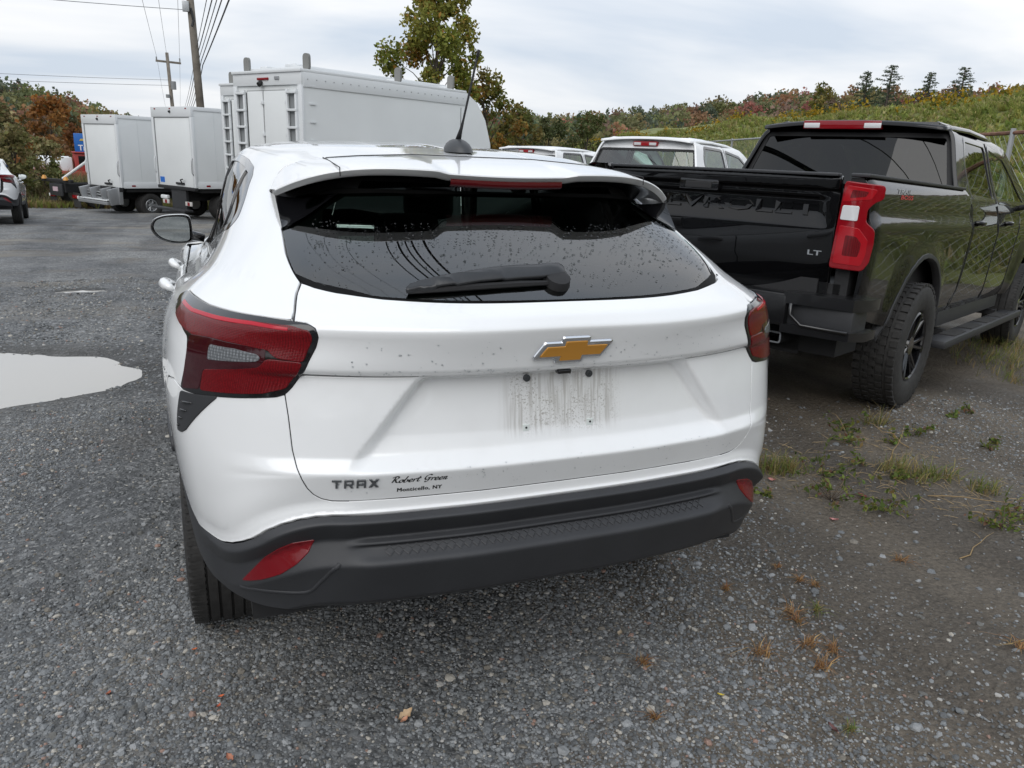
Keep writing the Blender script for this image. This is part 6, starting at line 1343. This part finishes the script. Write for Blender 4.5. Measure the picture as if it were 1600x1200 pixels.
# --- reeds at the bank's foot
rng = np.random.default_rng(8); C = np.stack([rng.uniform(12.5, 16.5, 160), rng.uniform(24, 29, 160), np.zeros(160)], 1); V, F, c = tufts('reeds', C, np.full(160, 2.0) * rng.uniform(.6, 1.1, 160), .06, 7, [((.19, .22, .065), 3), ((.27, .24, .10), 1)], rng, .7)
o = fast_mesh('reeds', V, F, M_LEAF, c); o['kind'] = 'stuff'
# --- conifers over the crest
def pine(loc, h, r, label, seed, lop=0):
    rng = np.random.default_rng(seed); T = empty('pine_tree', loc, 0, label, 'tree', 'pines on the crest of the bank'); mb = MB().tube([(0, 0, -.4), (lop * .3, 0, h * .5), (lop * .5, 0, h)], [.14, .09, .02], 6); P = []
    nb = 46
    for k in range(nb):
        t = .14 + .86 * (k / nb) ** .9; a = k * 2.4 + rng.uniform(-.4, .4); L = r * (1.05 - t) ** .9 * rng.uniform(.35, 1.2) + .10; up_ = .12 * L
        base = np.array([lop * .5 * t, 0, h * t]); e = base + np.array([L * math.cos(a) + lop * L * .4, L * math.sin(a), up_]); mb.tube([tuple(base), tuple(e)], [.03, .008], 4)
        m = int(34 * (.4 + L)); q = rng.uniform(.25, 1.05, (m, 1)); P.append(base + (e - base) * q + rng.normal(0, 1, (m, 3)) * np.array([.09, .09, .045]) * (.6 + L * .4))
    mb.build('trunk', M_BARK, T, auto=60); P = np.concatenate(P); V, F = cards(P, .17, rng, .3, (0, 0, .25), .8); fast_mesh('crown', V, F, M_LEAF, np.repeat(tones(len(P), [((.062, .09, .048), 3), ((.088, .118, .06), 2), ((.12, .14, .065), .8)], rng), 4, 0), T)
for k, (x, y, z, h, r, l) in enumerate([(47.3, 44.4, 5.0, 4.1, 2.3, 'two-topped pine, leftmost on the crest'), (50.0, 43.2, 5.0, 3.7, 1.8, 'short pine in the middle of the crest group'), (51.9, 42.0, 5.0, 4.1, 1.9, 'slender pine on the right of the crest group'), (54.8, 36.0, 5.4, 4.4, 2.2, 'low wide pine on the crest, second from the right'), (57.5, 34.5, 5.5, 5.0, 2.2, 'pine on the crest nearest the right edge')]): pine((x, y, z), h, r, l, 60 + k, .3 if k == 0 else 0)
pine((46.0, 45.1, 5.0), 3.6, 1.5, 'shorter pine touching the leftmost crest pine', 71, -.3)
for k, (x, y, h) in enumerate([(56.4, 36.3, 4.4), (44.5, 48, 2.8)]): broad_tree('crest_bush', (x, y, 5.1), h, 1.3, 1200, .2, [((.21, .18, .05), 2), ((.115, .13, .04), 2)], ['golden bush between the two right pines', 'low green bush left of the crest pines'][k], 'bushes on the crest', 80 + k, .1, 16, trunk_r=.06)
# --- scrub on the left, beyond the lot
SCR = [((.15, .155, .055), 3), ((.21, .20, .075), 2.6), ((.26, .215, .10), 1.6), ((.33, .30, .14), 1.4)]
for k, (x, y, h, r, n, lab) in enumerate([(-8.0, 33.0, 3.1, 1.5, 2600, 'pale yellow-green sapling thicket at the far left edge'), (-7.0, 34.0, 2.7, 1.3, 2200, 'loose olive shrub in front of the wooded hill'), (-6.3, 36.0, 2.5, 1.1, 1600, 'thin brownish shrub left of the tank truck'), (-9.8, 35, 3.4, 1.7, 2400, 'tall grey-green shrub outside the left edge')]):
    broad_tree('roadside_shrub', (x, y, gzf(x, y)), h, r, n, .17, SCR, lab, 'shrubs at the left of the lot', 90 + k, .06, 24, trunk_r=.05)
for k, (x, y, h, col, lab) in enumerate([(-9.5, 62, 5.9, [((.30, .13, .035), 3), ((.24, .12, .045), 2), ((.15, .12, .05), 1)], 'orange tree behind the blue sign'), (-13.5, 66, 5.4, [((.10, .11, .04), 3), ((.16, .13, .05), 2)], 'olive tree left of the orange one'), (-16.5, 64, 5.2, [((.12, .12, .045), 3), ((.19, .12, .05), 1)], 'brownish olive tree at the far left')]):
    broad_tree('roadside_tree', (x, y, -2.0), h, 2.6, 3000, .34, col, lab, 'trees along the far road', 100 + k, .1, 30, trunk_r=.12)
rng = np.random.default_rng(9); n = 5200; x = rng.uniform(-13, 1.5, n); y = rng.uniform(31.5, 46, n); C = np.stack([x, y, gz(x, y)], 1); hh = .35 + .75 * sstep(32, 37, y); V, F, c = tufts('scrub', C, hh * rng.uniform(.5, 1.2, n), .045, 6, [((.15, .155, .05), 2), ((.21, .165, .085), 3), ((.17, .125, .07), 2), ((.11, .125, .04), 2)], rng, .6)
o = fast_mesh('rough_grass', V, F, M_LEAF, c); o['kind'] = 'stuff'
n = 900; x = rng.uniform(-9, 2.5, n); y = 30.3 + rng.uniform(0, 1.5, n) - .15 * x * 0; C = np.stack([x, y, gz(x, y)], 1); V, F, c = tufts('lotedge', C, np.full(n, .28), .03, 7, [((.23, .18, .08), 3), ((.21, .23, .055), 2), ((.26, .16, .08), 1)], rng, .8)
o = fast_mesh('edge_grass', V, F, M_LEAF, c); o['kind'] = 'stuff'
# ---------------------------------------------------------------- fence
def chain_fence():
    pts = [(7.6, -3.0), (8.7, 2.0), (9.9, 6.3), (12.8, 12.4), (15.6, 18.6), (19.3, 28), (23.2, 38), (30.8, 57)]; H = 2.4
    T = empty('chain_link_fence', (7.6, -3, 0), 0, 'chain link fence with rusty top rail along the foot of the grassy bank', 'fence'); o = Vector((7.6, -3, 0)); seg = []
    Q = []
    for a, b in zip(pts, pts[1:]):
        L = math.dist(a, b); n = max(1, round(L / 3.0)); Q += [(a[0] + (b[0] - a[0]) * k / n, a[1] + (b[1] - a[1]) * k / n) for k in range(n)]
    Q.append(pts[-1]); rust = mat('rusty_pipe', (.16, .075, .045), .8, noise=(8, .4))
    for x, y in Q:
        z = gzf(x, y); MB().tube([Vector((x, y, z - .1)) - o, Vector((x, y, z + H + .06)) - o], .035, 8).build('post', M_STEEL, T)
    for k, (a, b) in enumerate(zip(Q, Q[1:])):
        MB().tube([Vector((a[0], a[1], gzf(*a) + H)) - o, Vector((b[0], b[1], gzf(*b) + H)) - o], .027, 6).build('top_rail', rust if k < 4 else M_STEEL, T)
    mb = MB(); step = .13
    for a, b in zip(Q[:9], Q[1:10]):
        d = Vector((b[0] - a[0], b[1] - a[1], 0)); L = d.length; d.normalize(); za, zb = gzf(*a), gzf(*b); k = -H
        while k < L:
            for s in (1, -1):
                t0, t1 = max(0, k), min(L, k + H)
                if t1 - t0 < .05: continue
                h0, h1 = (t0 - k, t1 - k) if s > 0 else (H - (t0 - k), H - (t1 - k)); p0 = Vector((a[0], a[1], za + (zb - za) * t0 / L + h0)) + d * t0 - o; p1 = Vector((a[0], a[1], za + (zb - za) * t1 / L + h1)) + d * t1 - o; mb.tube([p0, p1], .0022, 3, cap=False)
            k += step
    m = mb.build('wire_mesh', M_STEEL, T); m['kind'] = 'stuff'
chain_fence()
# ---------------------------------------------------------------- poles and wires
M_POLE = mat('weathered_pole', (.17, .15, .125), .9, noise=(3, .25)); M_CABLE = mat('black_cable', (.012, .012, .013), .6); M_WIRE = mat('thin_grey_wire', (.16, .17, .18), .6)
def poles():
    T = empty('utility_pole', (-.22, 36.0, gzf(-.2, 36)), 0, 'near wooden utility pole leaning left above the box trucks', 'utility pole', 'utility poles'); z0 = T.location.z
    MB().tube([(.12, 0, -.2), (-.20, 0, 12.5)], [.175, .13], 12).build('pole_shaft', M_POLE, T, smooth=True)
    MB().box((-.42, -.28, 6.75 - z0), (-.16, -.10, 7.15 - z0), .02).build('junction_box', M_STEEL, T, auto=40); MB().tube([(-.1, -.22, 6.9 - z0), (-.02, -.22, 6.45 - z0), (-.1, -.25, 6.2 - z0)], .05, 6).build('cable_loop', M_CABLE, T)
    T2 = empty('utility_pole', (-1.66, 69, gzf(-1.7, 69) - .5), 0, 'far utility pole with a cross arm and transformer, left of the near one', 'utility pole', 'utility poles'); z1 = T2.location.z
    MB().tube([(.05, 0, 0), (-.20, 0, 8.3 - z1)], [.17, .12], 10).build('pole_shaft', M_POLE, T2, smooth=True); MB().box((-1.05, -.08, 7.55 - z1), (.78, .08, 7.70 - z1), .01, Matrix.Rotation(R(2), 3, 'Y')).build('cross_arm', M_POLE, T2)
    for x in (-.98, -.2, .70): MB().tube([(x, 0, 7.7 - z1), (x, 0, 7.95 - z1)], .05, 6).build('insulator', M_GREYS, T2)
    MB().tube([(.10, -.2, 5.6 - z1), (.10, -.2, 6.2 - z1)], .2, 10).build('transformer', M_GREYS, T2, auto=40); MB().tube([(-.35, -.3, 4.95 - z1), (-.35, -.3, 5.2 - z1)], .16, 10).build('street_lamp', M_GREYS, T2, auto=40)
    def wire(lab, pts, r, m, name='overhead_wire'):
        P = []
        for a, b, sag in pts:
            for k in range(25):
                t = k / 24; p = Vector(a) * (1 - t) + Vector(b) * t; p.z -= sag * 4 * t * (1 - t); P.append(p)
        o = MB().tube(P, r, 6, cap=False).build(name, m, smooth=True); tagp(o, lab, 'wire', 'overhead wires')
    NY = -34
    lab = ['thickest black overhead cable, lowest on the right of the near pole', 'second black overhead cable from the right', 'third black overhead cable from the right', 'fourth black overhead cable, carrying the thin loops', 'slim black overhead cable nearest the near pole']
    for k, (kk, r) in enumerate(((.446, .019), (.372, .015), (.345, .012), (.308, .016), (.235, .011))):
        H = 3.5; x = -.81 + H * kk; xe = -.18 + .09 * (4 - k) * .5
        wire(lab[k], [((xe - .25 - .1 * k, 69, 4.4), (xe, 36, 4.75 + .18 * k), .2), ((xe, 36, 4.75 + .18 * k), (x + .35, NY, 5.35), .30)], r, M_CABLE, 'overhead_cable')
    for k, (kk, H, xe) in enumerate(((-.095, 7.5, -2.6), (-.02, 8.0, -1.86), (.06, 7.8, -.96))):
        wire(['leftmost thin grey wire on the far cross arm', 'middle thin grey wire on the far pole top', 'rightmost thin grey wire on the far cross arm'][k], [((xe - .6, 120, 5.5), (xe, 69, 7.9), .5), ((xe, 69, 7.9), (-.81 + H * kk, NY, 1.52 + H), .5)], .010, M_WIRE)
    wire('thin wire running left from the near pole box', [((-.35, 36, 6.85), (-34, 33, 7.3), .5)], .012, M_WIRE)
    wire('upper faint wire crossing the left sky to the far pole', [((-1.8, 69, 6.3), (-60, 62, 6.9), .9)], .014, M_WIRE)
    wire('lower faint wire crossing the left sky to the far pole', [((-1.8, 69, 5.9), (-60, 62, 6.3), .9)], .014, M_WIRE)
poles()
# ---------------------------------------------------------------- weeds and leaves on the lot
def gzz(x, y): return float(ground_z(np.array([x]), np.array([y]))[0])
def leafy(x, y, size, seed, label, pal):
    rng = np.random.default_rng(seed); T = empty('weed', (x, y, gzz(x, y)), 0, label, 'plant', 'green weeds in the gravel'); mb = MB(); P, S, U = [], [], []
    for k in range(max(4, int(size * 60))):
        a = rng.uniform(0, 6.28); L = size * rng.uniform(.5, 1.2); up_ = rng.uniform(.10, .85); e = np.array([math.cos(a) * L, math.sin(a) * L, L * up_]); mid = e * .5 + np.array([0, 0, L * .12]); mb.tube([(0, 0, -.005), tuple(mid), tuple(e)], [.0022, .0016, .0008], 4)
        for q in rng.uniform(.25, 1.02, 8): P.append((e * q * q + 2 * q * (1 - q) * mid) + rng.normal(0, .010, 3)); S.append(rng.uniform(.6, 1.3))
    mb.build('stems', M_TWIG, T, smooth=True)['kind'] = 'stuff'; P = np.array(P); P[:, 2] = np.maximum(P[:, 2], .006); V, F = cards(P, .034, rng, .5, (0, 0, .2), .9); fast_mesh('leaves', V, F, M_LEAF, np.repeat(tones(len(P), pal, rng), 4, 0), T)['kind'] = 'stuff'
GREENW = [((.13, .18, .038), 4), ((.19, .22, .05), 2), ((.09, .125, .034), 2), ((.24, .19, .07), 1.4), ((.20, .11, .07), .6)]
LW = [(1.98, .99, .25, 'largest bushy green weed, right of the crossover bumper'), (2.15, 1.22, .18, 'upright green weed just behind the largest one'), (2.49, 1.29, .08, 'small bright weed in the middle of the weed patch'), (2.81, 1.78, .14, 'weed nearest the black truck rear wheel'), (2.66, 1.55, .14, 'low spreading weed behind the crossover corner'), (2.9, 1.48, .08, 'weed beside the dry stems, towards the truck wheel'), (3.12, 1.53, .13, 'tallish green weed below the black rear wheel'), (3.82, 1.67, .08, 'flat rosette weed right of the black wheel'), (3.5, 1.31, .06, 'small rosette weed, upper of a pair on the right'), (3.39, 1.23, .06, 'small rosette weed, lower of a pair on the right'), (1.68, 1.13, .06, 'little weed touching the bumper corner shadow'), (2.56, .52, .17, 'flat green creeper at the right edge of the picture'), (2.70, .58, .11, 'second creeper patch running out of the right edge'), (2.14, .82, .16, 'low weed with reddish stems in front of the largest one'), (2.52, 1.07, .10, 'weed tangled with straw in the patch centre'), (3.64, 1.71, .07, 'thin weed standing alone on bare earth')]
for k, (x, y, s_, l) in enumerate(LW): leafy(x, y, s_, 200 + k, l, GREENW)
def grass(x, y, h, r, n, seed, label, pal, lean=1.7, width=.004):
    rng = np.random.default_rng(seed); T = empty('grass_tuft', (x, y, gzz(x, y)), 0, label, 'grass', 'grass tufts in the gravel'); C = np.stack([rng.normal(0, r * .45, n), rng.normal(0, r * .45, n), np.zeros(n)], 1); V, F, c = tufts('t', C, np.full(n, h) * rng.uniform(.35, 1.2, n), width, 3, pal, rng, lean); fast_mesh('blades', V, F, M_LEAF, c, T)['kind'] = 'stuff'
MIX = [((.14, .18, .04), 3), ((.30, .23, .10), 3), ((.20, .19, .06), 2)]; DRYP = [((.33, .18, .075), 3), ((.40, .26, .12), 2), ((.25, .12, .05), 2)]
for k, (x, y, h, r, n, l) in enumerate([(1.94, 1.38, .13, .11, 60, 'mixed straw and green tuft beside the crossover rear corner'), (2.05, 1.36, .10, .10, 50, 'lower tuft next to the straw one'), (3.1, 1.8, .12, .07, 30, 'tuft in front of the black truck tyre'), (2.57, 1.14, .10, .12, 50, 'dry grass mat in the middle of the weeds'), (2.63, 1.04, .10, .12, 50, 'dry grass mat lying to the right'), (2.86, .84, .09, .10, 40, 'small tuft toward the right edge'), (2.74, 1.01, .09, .12, 40, 'straggling dry tuft among the weeds'), (6.01, 3.12, .14, .4, 140, 'rough grass under the running board'), (6.63, 3.38, .17, .5, 160, 'rough grass past the running board'), (5.6, 2.6, .12, .35, 100, 'thin grass at the right edge by the truck')]): grass(x, y, h, r, n, 300 + k, l, MIX)
for k, (x, y, s_, l) in enumerate([(.82, .08, .06, 'largest rusty dry tuft on the gravel'), (1.0, .07, .05, 'dry tuft with upright straws'), (.96, -.05, .06, 'dark red dry tuft nearest the camera'), (1.06, .02, .045, 'two straws standing from a dry crown'), (.95, .45, .03, 'small orange tuft by the bumper shadow'), (1.09, .25, .04, 'orange straw cluster, left of three'), (1.18, .22, .04, 'olive dry tuft, right of three'), (1.07, .20, .035, 'flat dry tuft, lowest of three'), (1.25, .51, .022, 'tiny dry tuft far from the bumper'), (1.25, .39, .025, 'tiny dry tuft, middle of the row'), (1.28, .34, .03, 'yellowish dry tuft in the row'), (1.8, .41, .04, 'brown dry tuft beside a long straw'), (.40, .14, .035, 'red leafed dry sprig under the bumper'), (.30, -.09, .025, 'pinkish dry sprig on open gravel'), (.83, -.29, .03, 'small olive sprig near the bottom edge'), (1.64, -.21, .05, 'dry tuft at the right edge')]):
    rng = np.random.default_rng(400 + k); T = empty('dry_tuft', (x, y, gzz(x, y)), 0, l, 'dry grass', 'dry tufts in the gravel'); n = 15; s_ = s_ * 1.25; C = np.stack([rng.normal(0, s_ * .18, n), rng.normal(0, s_ * .18, n), np.full(n, .004)], 1); V, F, c = tufts('t', C, np.full(n, s_ * .62) * rng.uniform(.5, 1.3, n), .0032, 3, DRYP if k not in (6, 14) else MIX, rng, 3.0); fast_mesh('straws', V, F, M_LEAF, c, T)['kind'] = 'stuff'
for k, (x, y, L, a, l) in enumerate([(2.08, .36, .34, .2, 'long orange straw lying on the gravel'), (2.93, 1.38, .28, 1.9, 'bent dead stalk among the weeds'), (2.49, .87, .42, -.5, 'long dead stalk lying toward the right edge'), (2.64, .67, .36, -.3, 'pale dead stalk below the weed patch'), (2.68, 1.56, .26, 1.4, 'leaning dead stalk near the wheel'), (2.12, 1.62, .22, 1.8, 'upright dead stalk behind the crossover corner'), (2.65, 1.26, .3, .6, 'dead stalk crossing the patch')]):
    rng = np.random.default_rng(500 + k); P = [Vector((0, 0, .006))]; up_ = .12 if k in (0, 2, 3) else .75
    for j in range(5): P.append(P[-1] + Vector((math.cos(a + rng.normal(0, .2)), math.sin(a + rng.normal(0, .2)), up_ * rng.uniform(-.3, 1.0))) * L / 5)
    for p in P: p.z = max(p.z, .006)
    mb = MB().tube(P, [.0028, .0026, .0022, .002, .0015, .001], 5); o = mb.build('dead_stalk', mat('straw', (.27, .185, .085), .8), smooth=True); o.location = (x, y, gzz(x, y)); tagp(o, l, 'dead stalk', 'dead stalks')
rng = np.random.default_rng(77); mb = MB()       # broken straw and leaf litter among the weeds
for k in range(420):
    c = [(2.3, 1.05), (2.6, 1.0), (2.0, 1.35), (2.9, 1.5), (2.75, .7)][k % 5]; x, y = c[0] + rng.normal(0, .22), c[1] + rng.normal(0, .16); a = rng.uniform(0, 6.28); L = rng.uniform(.015, .085); z = gzz(x, y); d = Vector((math.cos(a) * L, math.sin(a) * L, rng.uniform(-.1, .35) * L)); p = Vector((x, y, z + .004)); mb.tube([p, p + d * .5 + Vector((rng.normal(0, .004), rng.normal(0, .004), .003)), p + d], [.0011, .0013, .0007], 3, cap=False)
o = mb.build('plant_litter', mat('straw_litter', (.26, .19, .10), .85, noise=(9, .45))); o['kind'] = 'stuff'
def fallen(x, y, s_, col, seed, label):
    rng = np.random.default_rng(seed); n = 9; V = []
    for i in range(n):
        t = i / (n - 1) * 2 - 1; w = (1 - abs(t) ** 1.6) * .55 * (1 + .25 * math.sin(i * 2.6))
        for j in (-1, -.5, 0, .5, 1): V.append((t * s_ * .5, j * w * s_ * .5, .006 + s_ * .16 * abs(j) ** 1.5 + s_ * .12 * t * t + rng.normal(0, s_ * .02)))
    F = [(i * 5 + j, i * 5 + j + 1, (i + 1) * 5 + j + 1, (i + 1) * 5 + j) for i in range(n - 1) for j in range(4)]
    o = meshobj('fallen_leaf', V, F, mat('leaf_%d' % seed, col, .7, noise=(60, .25)), smooth=True); o.location = (x, y, gzz(x, y)); o.rotation_euler = (rng.uniform(-.3, .3), rng.uniform(-.3, .3), rng.uniform(0, 6.3)); tagp(o, label, 'leaf', 'fallen leaves')
TANL = (.50, .36, .22)
for k, (x, y, s_, c, l) in enumerate([(-.35, .18, .05, TANL, 'curled tan leaf on the gravel in front of the bumper'), (-.36, .155, .03, (.52, .27, .17), 'pinkish leaf tip beside the curled tan leaf'), (.41, .30, .03, (.40, .33, .24), 'small tan leaf under the bumper shade'), (1.82, .80, .04, (.45, .20, .19), 'pink leaf before the largest weed'), (-.90, .66, .018, (.50, .13, .04), 'orange leaf scrap by the tyre'), (-.83, .42, .018, (.50, .12, .04), 'upper orange scrap on the gravel'), (-.84, .38, .018, (.48, .11, .05), 'lower orange scrap on the gravel'), (-1.13, .53, .026, (.42, .15, .09), 'reddish scrap left of the tyre'), (.54, -.07, .02, (.55, .42, .06), 'yellow leaf scrap on bare gravel'), (.78, -.27, .035, (.11, .045, .04), 'dark red dead leaf near the bottom edge'), (1.85, 1.27, .04, (.42, .19, .16), 'salmon leaf beside the straw tuft'), (2.14, .95, .05, (.22, .05, .045), 'red leaf under the reddish weed'), (-.82, .16, .03, (.36, .15, .09), 'rusty scrap at the bottom left')]): fallen(x, y, s_, c, 600 + k, l)
